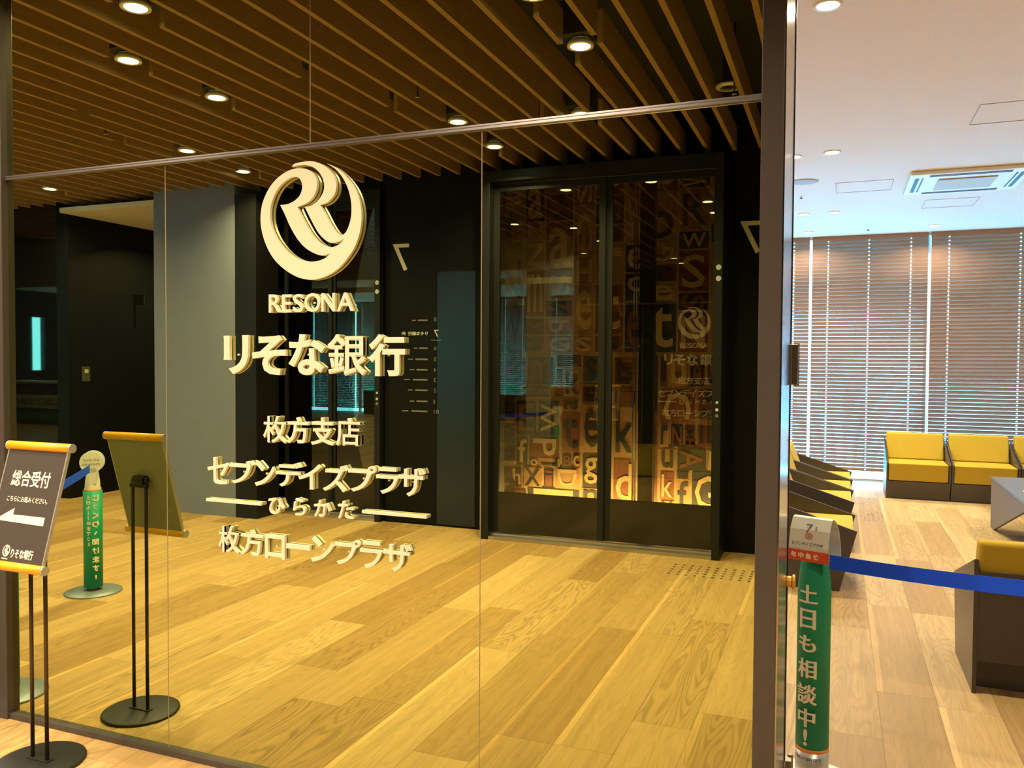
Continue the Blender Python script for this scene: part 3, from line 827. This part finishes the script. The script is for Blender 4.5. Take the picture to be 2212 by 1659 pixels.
TA, TB = math.radians(51.5), math.radians(56)
A = make_blind(1.356-0.022, [0.195, 0.668, 1.140], TA)
A.location = (-0.349+0.011, YB-0.05, 0); A['label'] = 'brown venetian blind between the two bright window gaps, behind the left chairs'
Bb = make_blind(3.04-1.007-0.022, [0.20, 0.945, 1.69], TB)
Bb.location = (1.007+0.011, YB-0.05, 0); Bb['label'] = 'wide brown venetian blind at the right edge, behind the mustard back row'
dup(A, (-0.349-1.356+0.011, YB-0.05, 0), 0, 'brown venetian blind next to the steel door post, left of the first bright gap', GB)
for k in range(2, 13):
    dup(A, (-0.349-1.356*k+0.011, YB-0.05, 0), 0, 'brown venetian blind in the lobby behind the mirror wall, not seen directly', GB)
dup(Bb, (3.04+0.011, YB-0.05, 0), 0, 'wide brown venetian blind at the far right end of the window wall', GB)

# ------------------------------------------------------------------ lamps
def make_lamp(name, power, tint, r, drop, spread):
    t = thing(name, 'x', 'downlight', (0, 0, 0))
    b = new(); lathe(b, [(r*0.98, -0.001), (r*1.30, -0.003), (r*1.32, 0.0), (r*1.30, 0.012), (r, 0.03), (r*0.96, 0.03), (r*0.98, -0.001)], 40); obj('trim_ring', b, LAMP_TRIM, t, local=True)
    b = new(); lathe(b, [(0, -0.002), (r*0.97, -0.002), (r*0.97, 0.006), (0, 0.006)], 40); obj('lens', b, LAMP_LENS, t, local=True)
    la = bpy.data.lights.new(name, 'AREA'); la.shape = 'DISK'; la.size = r*1.6; la.energy = power; la.color = tint; la.spread = spread
    lo = bpy.data.objects.new('light', la); COL.objects.link(lo); lo.parent = t; lo.location = (0, 0, -0.006)
    return t
L0 = make_lamp('recessed_downlight', LOBBY_W, LOBBY_TINT, 0.048, 0, math.radians(150))
GL = 'recessed downlights in the white lobby ceiling'
lab = [((-0.07, 3.94), 'round lit downlight at the top of the white ceiling, nearest to the doorway'),
       ((-0.07, 6.69), 'round lit downlight in the white ceiling left of the air conditioner, beside the hatch'),
       ((-0.37, 9.38), 'round lit downlight by the door post, left one of the pair before the blinds'),
       ((-0.07, 9.37), 'round lit downlight in the white ceiling, right one of the pair before the blinds'),
       ((1.00, 10.67), 'round lit downlight above the mustard back row, close to the blinds'),
       ((-0.37, 10.72), 'round lit downlight close to the blinds, next to the door post'),
       ((-0.35, 6.74), 'small lit downlight half hidden by the steel door post')]
for i, ((x, y), l_) in enumerate(lab):
    if i == 0:
        L0.location = (x, y, CEIL-0.005); tag(L0, l_, 'downlight', GL)
    else: dup(L0, (x, y, CEIL-0.005), 0, l_, GL)
for x, y in [(2.5, 4.0), (2.5, 6.7), (2.6, 9.4)]:
    dup(L0, (x, y, CEIL-0.005), 0, 'round lit downlight in the lobby ceiling right of the picture', GL)
for x in (-2.8, -5.3, -7.8, -10.3, -13.0, -15.8):
    for y in (4.2, 6.7, 9.4):
        dup(L0, (x, y, CEIL-0.005), 0, 'round lit downlight in the lobby ceiling behind the mirror wall', GL)

SLAT_Z0, SLAT_Z1 = 3.105, 3.275
SP = 0.1935
hall = [(-3.083, 2.968), (-3.664, 3.474), (-3.66, 4.162), (-4.815, 5.139), (-4.88, 5.875), (-7.162, 5.825), (-2.466, 5.173), (-2.486, 5.868), (-1.278, 4.159), (-1.298, 3.50), (-1.62, 5.30), (-6.1, 3.6), (-7.1, 4.3)]
H0_ = make_lamp('slat_ceiling_downlight', HALL_W, HALL_TINT, 0.053, 0, math.radians(140))
b = new(); box(b, -0.075, 0.075, -0.11, 0.11, 0.031, 0.20); obj('housing', b, VOID, H0_, local=True)
GH = 'downlights hanging between the hall ceiling slats'
for i, (x, yv) in enumerate(hall):
    l_ = 'round white downlight between the wooden ceiling slats, seen in the mirror'
    if i == 0: H0_.location = (x, RY(yv), 3.135); tag(H0_, l_, 'downlight', GH)
    else: dup(H0_, (x, RY(yv), 3.135), 0, l_, GH)
for x, y in ((0.9, 0.9), (0.9, -0.9), (-9.5, 0.2), (-9.5, -1.0)):
    dup(H0_, (x, y, 3.135), 0, 'round white downlight between the hall slats, outside the picture', GH)

# ------------------------------------------------------------------ ceiling slats of the hall
GSl = 'wooden ceiling slats of the elevator hall'
rnd = random.Random(4)
slat_mesh = {}
def slat(x, y0, y1):
    key = round(y1-y0, 2)
    if key not in slat_mesh:
        b = new(); box(b, -0.0145, 0.0145, 0, key, 0, SLAT_Z1-SLAT_Z0)
        me = bpy.data.meshes.new('ceiling_slat'); bmesh.ops.recalc_face_normals(b, faces=b.faces); b.to_mesh(me); b.free(); me.materials.append(SLAT_WOOD)
        slat_mesh[key] = me
    o = bpy.data.objects.new('ceiling_slat', slat_mesh[key]); COL.objects.link(o)
    o.location = (x, y0, SLAT_Z0)
    tag(o, 'long wooden slat of the dark hall ceiling, seen in the mirror', 'ceiling slat', GSl)
xk = [-1.342 - SP*k for k in range(-9, 46)]
for x in xk:
    y0, y1 = RY(6.50), D-0.02
    cuts = []
    for lx, lyv in hall:
        if abs(lx - x) < 0.095: cuts.append((RY(lyv)-0.16, RY(lyv)+0.14))
    r1 = rnd.random()
    if r1 < 0.30:
        c = rnd.choice((-0.55, 0.10, 0.75)); cuts.append((c-0.05, c+0.05))
    cuts.sort(); a = y0
    for c0, c1 in cuts:
        if c0 > a + 0.05: slat(x, a, c0)
        a = max(a, c1)
    if y1 > a + 0.05: slat(x, a, y1)
    
# ceiling fittings in the hall
b = new(); lathe(b, [(0.055, 0.0), (0.082, 0.004), (0.085, 0.012), (0.080, 0.02), (0.055, 0.02), (0.055, 0.0)], 32, (-0.659, RY(5.277), 3.19)); box(b, -0.70, -0.62, RY(5.277)-0.006, RY(5.277)+0.006, 3.20, 3.5, 1)
tag(obj('smoke_detector', b, [LAMP_TRIM, VOID]), 'white ring detector between the slats near the steel post, seen in the mirror', 'detector')
for i, (x, yv) in enumerate(((-0.60, 5.05), (-2.388, 4.444), (-4.844, 4.387))):
    b = new(); rod(b, (x, RY(yv), 3.08), (x, RY(yv), 3.5), 0.006, 10, 1); lathe(b, [(0, 0), (0.016, 0), (0.016, 0.004), (0, 0.004)], 16, (x, RY(yv), 3.075))
    tag(obj('sprinkler_head', b, [STEEL2, VOID]), ('tiny sprinkler head below the ring detector, seen in the mirror', 'tiny sprinkler head above the transom right of the emblem, seen in the mirror',
        'tiny sprinkler head among the slats at the upper left, seen in the mirror')[i], 'sprinkler')

# ------------------------------------------------------------------ lobby ceiling fittings
t = thing('air_conditioner', 'white ceiling cassette air conditioner with tan intake grille', 'air conditioner', (0.98, 8.05, CEIL))
ax0, ax1, ay0, ay1 = 0.53, 1.43, 7.60, 8.50
b = new(); box(b, ax0, ax1, ay0, ay1, CEIL-0.034, CEIL-0.001); obj('panel', b, AC_WHITE, t, 0.012)
b = new(); box(b, ax0+0.23, ax1-0.23, ay0+0.23, ay1-0.23, CEIL-0.044, CEIL-0.036); obj('intake_grille', b, AC_GRILL, t, 0.002)
for k in range(4):
    b = new()
    L2 = 0.30
    for j, ww in enumerate((0.030, 0.012)):
        off = 0.345 + (0.028 if j == 0 else -0.005)
        if k == 0: box(b, 0.98-L2, 0.98+L2, 8.05-off-ww, 8.05-off, CEIL-0.037, CEIL-0.033)
        if k == 1: box(b, 0.98-L2, 0.98+L2, 8.05+off, 8.05+off+ww, CEIL-0.037, CEIL-0.033)
        if k == 2: box(b, 0.98-off-ww, 0.98-off, 8.05-L2, 8.05+L2, CEIL-0.037, CEIL-0.033)
        if k == 3: box(b, 0.98+off, 0.98+off+ww, 8.05-L2, 8.05+L2, CEIL-0.037, CEIL-0.033)
    obj('outlet_slot', b, DARK_SLOT, t)
for x0, y0, lab_ in ((0.78, 5.78, 'square hatch outline in the white ceiling at the right edge, nearest to the doorway'),
                     (-0.05, 7.86, 'square hatch outline in the white ceiling left of the air conditioner'),
                     (0.76, 8.98, 'square hatch outline in the white ceiling between air conditioner and blinds')):
    s = 0.47 if y0 < 9 else 0.5
    b = new(); w = 0.005
    box(b, x0, x0+s, y0, y0+w, CEIL-0.003, CEIL+0.001); box(b, x0, x0+s, y0+s-w, y0+s, CEIL-0.003, CEIL+0.001)
    box(b, x0, x0+w, y0, y0+s, CEIL-0.003, CEIL+0.001); box(b, x0+s-w, x0+s, y0, y0+s, CEIL-0.003, CEIL+0.001)
    tag(obj('ceiling_hatch', b, SEAM), lab_, 'ceiling hatch', 'hatches in the lobby ceiling')
b = new(); lathe(b, [(0, -0.004), (0.105, -0.006), (0.125, -0.003), (0.125, 0.001), (0, 0.001)], 40, (-0.31, 7.71, CEIL))
tag(obj('ceiling_speaker', b, SEAM), 'flat round tan ceiling speaker beside the steel door post', 'speaker')
for i, (x, y, lab_) in enumerate(((-0.36, 8.4, 'tiny dark sprinkler in the white ceiling next to the door post'), (0.30, 10.71, 'tiny dark sprinkler in the white ceiling close to the blinds'))):
    b = new(); lathe(b, [(0, -0.02), (0.016, -0.02), (0.016, -0.016), (0.005, -0.014), (0.005, 0), (0, 0)], 16, (x, y, CEIL))
    tag(obj('sprinkler_head', b, DARK_SLOT), lab_, 'sprinkler')

# ------------------------------------------------------------------ elevators (behind the camera, seen in the mirror)
def elevator(x0, x1, yv, name_label, glass_panes, split):
    yr = RY(yv)
    t = thing('elevator_door', name_label, 'elevator door', ((x0+x1)/2, yr, 0))
    for a, c in ((x0-0.072, x0), (x1, x1+0.058)):
        b = new(); box(b, a, c, yr-0.30, yr+0.06, 0, 3.05); obj('jamb', b, BLACK_FRAME, t, 0.002)
    b = new(); box(b, x0, x1, yr-0.30, yr+0.06, 2.965, 3.05); box(b, x0, x1, yr+0.055, yr+0.062, 2.968, 2.976); obj('door_head', b, BLACK_FRAME, t)
    b = new(); box(b, x0, x1, yr-0.10, yr+0.055, 0.0, 0.028); obj('sill', b, STEEL2, t)
    b = new(); box(b, x0, x1, yr-0.12, yr+0.0, 0.030, 0.045); obj('sill_groove', b, STEEL2, t)
    for k, (a, c) in enumerate(((x0, split), (split, x1))):
        ga, gc = glass_panes[k]
        y0, y1 = yr-0.06-0.02*k, yr-0.035-0.02*k
        b = new()
        box(b, a, ga, y0, y1, 0.05, 2.955); box(b, gc, c, y0, y1, 0.05, 2.955); box(b, ga, gc, y0, y1, 2.90, 2.955)
        fr = obj('door_leaf', b, BLACK_FRAME, t)
        b = new(); box(b, ga, gc, y0, y1, 0.05, 0.388); obj('kick_panel', b, KICK, fr)
        b = new(); box(b, ga, gc, y0+0.008, y0+0.012, 0.388, 2.90); obj('glass', b, LIFT_GLASS, fr)
    return t
elevator(-2.698, -0.869, 6.33, 'glass elevator door with the lit wood type wall behind it, seen in the mirror', ((-2.644, -1.787), (-1.682, -0.893)), -1.735)
elevator(-5.02, -3.955, 6.60, 'dark glass elevator door behind the lettering, seen in the mirror', ((-4.98, -4.52), (-4.45, -4.0)), -4.48)

# shaft with the wood type wall
TV = 7.9; TY = RY(TV)
b = new(); box(b, -3.9, 0.6, TY-0.12, TY-0.02, -0.6, 3.6); box(b, -3.9, -3.8, TY, ew-0.15, -0.6, 3.6); box(b, 0.5, 0.6, TY, ew-0.15, -0.6, 3.6)
box(b, -3.9, 0.6, TY-0.1, ew-0.15, 3.5, 3.6)
struct('wall_shaft', b, VOID)
b = new(); box(b, -5.4, -3.9, RY(7.6), RY(7.5), 0, 3.6)
struct('wall_shaft_left', b, VOID)
T2 = [(170,370,300,580,'P',0,'t'),(170,590,300,880,'F',0,'t'),(310,380,468,640,'E',0,'d'),(478,380,645,645,'W',1,'D'),(655,370,808,460,'a',1,'t'),(660,480,808,780,'t',0,'r'),
 (820,270,960,400,'n',1,'r'),(820,410,960,780,'e',0,'t'),(310,660,400,880,'f',0,'D'),(412,665,645,820,'P',3,'R'),(412,830,480,890,'o',0,'R'),(487,830,650,890,'L',1,'t'),
 (662,798,740,900,'8',0,'d'),(747,798,808,900,'c',0,'R'),(820,800,960,1050,'g',0,'D'),(170,890,262,1000,'a',0,'r'),(270,895,352,1045,'h',0,'R'),(362,900,512,1055,'X',0,'t'),
 (520,910,600,1055,'i',0,'d'),(607,905,800,1065,'D',3,'T'),(170,1010,265,1130,'T',0,'T'),(275,1065,385,1190,'z',0,'d'),(395,1070,800,1190,'I',1,'D'),(812,1065,965,1190,'n',0,'t'),
 (680,130,815,350,'k',0,'t'),(825,30,960,255,'s',0,'r'),(170,265,320,355,'E',0,'d'),(330,265,600,355,'H',1,'t'),(170,40,390,255,'B',0,'r'),(400,40,600,255,'m',0,'d'),(610,130,672,350,'l',0,'d'),(610,20,815,120,'u',1,'r'),
 (970,20,1050,1190,'|',0,'d'),(1070,40,1240,290,'b',0,'r'),(1070,300,1240,400,'I',1,'d'),(1060,430,1240,820,'k',0,'t'),(1060,840,1240,1190,'d',0,'R'),(1250,20,1415,480,'R',0,'d'),(1250,490,1415,1190,'J',0,'r'),
 (1425,30,1485,270,'g',0,'r'),(1492,30,1650,270,'u',0,'T'),(1658,30,1780,270,'A',0,'d'),(1788,30,1900,270,'D',0,'t'),(1425,290,1705,545,'C',3,'R'),(1718,290,1900,410,'z',0,'r'),(1718,420,1900,740,'m',0,'r'),
 (1425,558,1500,740,'r',0,'t'),(1510,560,1610,740,'N',0,'d'),(1620,560,1705,665,'o',0,'r'),(1620,675,1705,740,'H',1,'d'),(1425,755,1545,920,'u',0,'t'),(1558,760,1790,920,'A',3,'d'),(1798,760,1900,925,'l',0,'T'),
 (1425,935,1540,1150,'k',0,'R'),(1425,1160,1540,1250,'v',0,'t'),(1550,935,1660,985,'-',0,'t'),(1550,990,1660,1250,'f',0,'t'),(1670,940,1900,1250,'G',0,'D')]
def type_pt(zx, zy):
    return px_on(1030 + zx/3.607, 760 + zy/3.607, TV)
tiles = [(type_pt(a, d_), type_pt(c, b_), s, r, k) for a, b_, c, d_, s, r, k in T2]
tl = []
for (xa, z0), (xb, z1), s, r, k in tiles: tl.append((xa, xb, z0, z1, s, r, k))
rr = random.Random(11)
ztop = max(z for _, _, _, z, _, _, _ in tl) + 0.012
x = -3.3
while x < 0.2:
    w = rr.choice((0.22, 0.30, 0.40)); z = ztop
    while z < 3.45:
        h = rr.choice((0.18, 0.28, 0.40, 0.5))
        tl.append((x+0.006, x+w-0.006, z+0.006, z+h-0.006, rr.choice('SGebtRaWkmNHyq'), rr.choice((0, 0, 1, 3)), rr.choice('trdTRD'))); z += h
    x += w
for zz0 in (0.0, 0.45, 0.9, 1.3):
    tl.append((-3.55, -3.02, zz0, zz0+0.40, 'Q', 0, 'r')); tl.append((-0.20, 0.3, zz0, zz0+0.40, 'M', 0, 't'))
b = new()
box(b, -3.7, 0.45, TY-0.02, TY-0.004, -0.1, 3.5, 3)
for xa, xb, z0, z1, s, r, k in tl:
    base_, let_ = {'t': (0, 2), 'r': (1, 2), 'd': (2, 1), 'T': (0, 3), 'R': (1, 3), 'D': (2, 3)}[k]
    box(b, xa+0.005, xb-0.005, TY-0.004, TY+0.003, z0+0.005, z1-0.005, base_)
    mx, mz = (xb-xa)*0.12, (z1-z0)*0.10
    put_text(b, s, (lambda X0, X1, Z0, Z1: (lambda u, v, d: (X0+u*(X1-X0), TY+0.003+d*0.004, Z0+v*(Z1-Z0))))(xa+mx, xb-mx, z0+mz, z1-mz), 0.01, r, let_, 2)
o = obj('type_wall', b, [TYPE_TAN, TYPE_RED, TYPE_DARK, TYPE_PALE])
tag(o, 'wall of wooden printing type blocks lit from below behind the elevator glass, seen in the mirror', 'wall panel')
# rails, cables, strip light in the shaft
t = thing('guide_rail', 'dark steel guide rail standing in front of the wood type wall behind the elevator glass', 'rail', (-1.50, RY(7.3), 0))
b = new(); box(b, -1.66, -1.53, RY(7.35), RY(7.25), 0, 3.4); obj('rail_beam', b, BLACK_FRAME, t)
for dx in (-1.72, -1.695):
    b = new(); rod(b, (dx, RY(7.3), 0), (dx, RY(7.3), 3.4), 0.006, 10); obj('cable', b, STEEL2, t)
t = thing('light_strip', 'strip lamp glowing at the foot of the wood type wall behind the elevator glass', 'lamp', (-1.75, RY(7.79), 0.0))
b = new(); box(b, -2.9, -0.6, RY(7.83), RY(7.75), -0.06, -0.005); obj('housing', b, BLACK_FRAME, t)
la = bpy.data.lights.new('light_strip', 'AREA'); la.shape = 'RECTANGLE'; la.size = 2.3; la.size_y = 0.05; la.energy = 150; la.color = (1.0, 0.76, 0.50)
lo = bpy.data.objects.new('light', la); COL.objects.link(lo); lo.parent = t; lo.location = (0, 0, 0.0)
lo.rotation_euler = (math.radians(180-10), 0, 0)

# numerals and directory on the black wall
def wall_text(name, s, xl, xr, z0, z1, m, label, cat, parent=None, y=None, bold=0.0):
    yb = ew + 0.001 if y is None else y
    b = new(); put_text(b, s, rect_back(xl, xr, z0, z1, yb, 0.004), bold)
    o = obj(name, b, m, parent)
    if label: tag(o, label, cat)
    return o
NUM = mat('pale_gold_numeral', (0.72, 0.68, 0.50), 0.5)
wall_text('floor_numeral', '7', -3.792, -3.625, 2.300, 2.545, NUM, 'pale gold numeral seven on the black wall between the two elevators, seen in the mirror', 'numeral', None, ew+0.006)
wall_text('floor_numeral', '7', -0.725, -0.558, 2.330, 2.580, NUM, 'pale gold numeral seven on the black wall beside the steel post, seen in the mirror', 'numeral')
t = thing('floor_directory', 'floor directory list on the black wall behind the lettering, seen in the mirror', 'directory', (-3.5, ew+0.006, 1.4))
DIM = mat('dim_grey_print', (0.16, 0.16, 0.15), 0.6); LITP = mat('bright_print', (0.62, 0.60, 0.52), 0.6)
yy = ew + 0.0052
zs = [1.857, 1.733, 1.60, 1.50, 1.405, 1.315, 1.22, 1.12, 1.03]
for k, s in enumerate(('8', '7', '6', '5', '4', '3', '2', '1', 'B1')):
    z = zs[k]; h = 0.062 if s == '7' else 0.036
    b = new(); w_ = 0.045 if s == '7' else 0.010 if s == '1' else 0.026 if s != 'B1' else 0.05
    put_text(b, s, rect_back(-3.372, -3.372+w_, z-h/2, z+h/2, yy, 0.001), 0.0); obj('floor_digit', b, LITP if s == '7' else DIM, t)
b = new(); put_text(b, 'りそな銀行  他', rect_back(-3.70, -3.435, 1.715, 1.750, yy, 0.001), 0.02); obj('tenant_line', b, LITP, t)
b = new()
for z, w_ in ((1.85, .16), (1.60, .14), (1.50, .20), (1.405, .18), (1.315, .24), (1.22, .20), (1.12, .18), (1.03, .26)):
    box(b, -3.435-w_*0.62, -3.435, yy, yy+0.001, z-0.007, z+0.007); box(b, -3.435-w_, -3.435-w_*0.75, yy, yy+0.001, z-0.005, z+0.005)
obj('rule_line', b, DIM, t)
b = new(); box(b, -3.40, -3.30, yy+0.001, yy+0.0025, 1.668, 1.673); obj('marker_bar', b, mat('blue_marker', (0.10, 0.22, 0.34), 0.5), t)
# call buttons on the jambs
BTN = mat('white_button', (0.55, 0.56, 0.55), 0.4)
for x, yv, lab_ in ((-0.840, 6.27, 'call button column on the right jamb of the lit elevator, seen in the mirror'), (-3.925, 6.54, 'call button column on the right jamb of the dark elevator, seen in the mirror')):
    t = thing('call_panel', lab_, 'call panel', (x, RY(yv)+0.001, 1.1))
    for z, r in ((2.197, 0.020), (2.114, 0.020), (1.135, 0.012), (1.09, 0.013), (1.19, 0.010)):
        b = new(); rod(b, (x, RY(yv)+0.0005, z), (x, RY(yv)+0.005, z), r, 16); obj('button', b, BTN if z > 1.1 else DIM, t)

# tactile studs in front of the elevator
GT = 'steel tactile studs on the hall floor'
b = new(); lathe(b, [(0, 0), (0.011, 0), (0.009, 0.004), (0, 0.005)], 12)
first = obj('tactile_stud', b, STEEL, None)
tag(first, 'small steel tactile stud in the slanted rows on the hall floor, seen in the mirror', 'stud', GT)
k = 0
for i in range(10):
    for j in range(5):
        loc = (-1.09 + i*0.0605, RY(5.76 + j*0.068), 0.0005)
        o = first if k == 0 else first.copy()
        if k: COL.objects.link(o)
        o.location = loc; k += 1

# switch and bracket in the corridor, lamps added to brighten its cream ceiling
b = new(); box(b, -7.55, -7.542, RY(6.60), RY(6.50), 1.24, 1.40)
sw = tag(obj('switch_plate', b, mat('dim_switch', (0.06, 0.06, 0.03), 0.5)), 'switch plate on the black corridor wall at the left, seen in the mirror', 'switch')
b = new(); box(b, -7.542, -7.538, RY(6.575), RY(6.53), 1.33, 1.37); obj('rocker', b, mat('pale_rocker', (0.5, 0.5, 0.25), 0.5), sw)
b = new(); box(b, -7.55, -7.40, RY(7.23), RY(7.21), 2.10, 2.22)
tag(obj('bracket_sign', b, BLACK_FRAME), 'small dark bracket sign sticking out of the corridor wall, seen in the mirror', 'sign')
dup(H0_, (-6.9, RY(9.2), 2.965), 0, 'round white downlight added to light the corridor beside the grey column', GH)
dup(H0_, (-6.9, RY(7.2), 2.965), 0, 'round white downlight added to light the mouth of the corridor beside the grey column', GH)

# ------------------------------------------------------------------ lobby left of the mirror wall (seen only in the dark glass)
b = new(); box(b, -5.2, -4.85, 5.8, 6.15, 0, CEIL)
struct('column_lobby', b, WHITE_WALL)
b = new(); box(b, -12.0, -2.4, 10.72, 11.10, 0, 0.62)  # added box, keeps the bright gap below the blinds out of the lift glass
tag(obj('gap_blocker', b, SOFA_DARK), 'long low dark cabinet added to hide the bright gap under the lobby blinds behind the mirror wall', 'blocker')
t = thing('reception_counter', 'pale reception counter in the lobby left of the mirror wall', 'counter', (-4.7, 7.2, 0))
b = new(); box(b, -5.6, -3.9, 7.0, 7.5, 0, 0.95); obj('counter_body', b, mat('pale_wood_counter', (0.42, 0.28, 0.2), 0.5), t)
b = new(); box(b, -5.65, -3.85, 6.95, 7.55, 0.95, 0.99); obj('counter_top', b, PAPER, t)
t = thing('potted_plant', 'leafy potted plant beside the reception counter', 'plant', (-5.95, 8.4, 0))
b = new(); lathe(b, [(0, 0), (0.13, 0), (0.17, 0.34), (0.15, 0.34), (0.14, 0.30), (0, 0.30)], 24, (-5.95, 8.4, 0)); obj('pot', b, POT, t)
b = new(); rp = random.Random(3)
for k in range(90):
    a = rp.uniform(0, 2*PI); h = rp.uniform(0.5, 1.5); rr_ = rp.uniform(0.05, 0.36); L_ = rp.uniform(0.10, 0.2)
    c = Vector((-5.95 + rr_*math.cos(a), 8.4 + rr_*math.sin(a), h)); d_ = Vector((math.cos(a), math.sin(a), rp.uniform(-0.6, 0.7))).normalized(); s_ = Vector((-math.sin(a), math.cos(a), 0))*L_*0.28
    b.faces.new([b.verts.new(q) for q in (c, c+d_*L_*0.5+s_, c+d_*L_, c+d_*L_*0.5-s_)])
rod(b, (-5.95, 8.4, 0.3), (-5.95, 8.4, 1.3), 0.012, 8); obj('foliage', b, LEAF, t)
t = thing('service_counter', 'counter with white banner front far left in the lobby', 'counter', (-16.5, 5.2, 0))
b = new(); box(b, -17.9, -15.2, 5.2, 5.8, 0, 0.92); obj('counter_body', b, SOFA_DARK, t)
b = new(); box(b, -17.95, -15.15, 5.15, 5.85, 0.92, 0.96); obj('counter_top', b, PAPER, t)
b = new(); box(b, -17.7, -15.6, 5.18, 5.195, 0.36, 0.66); bn = obj('banner', b, PAPER, t)
b = new(); put_text(b, 'つみたてNISA', rect(-17.38, -15.85, 0.42, 0.60, 5.18, 0.002), 0.02); obj('banner_text', b, GREY_PRINT, bn)
b = new(); box(b, -17.4, -15.7, 5.18, 5.195, 0.10, 0.26); obj('green_panel', b, GREEN, t)

bpy.data.objects.remove(_fo)
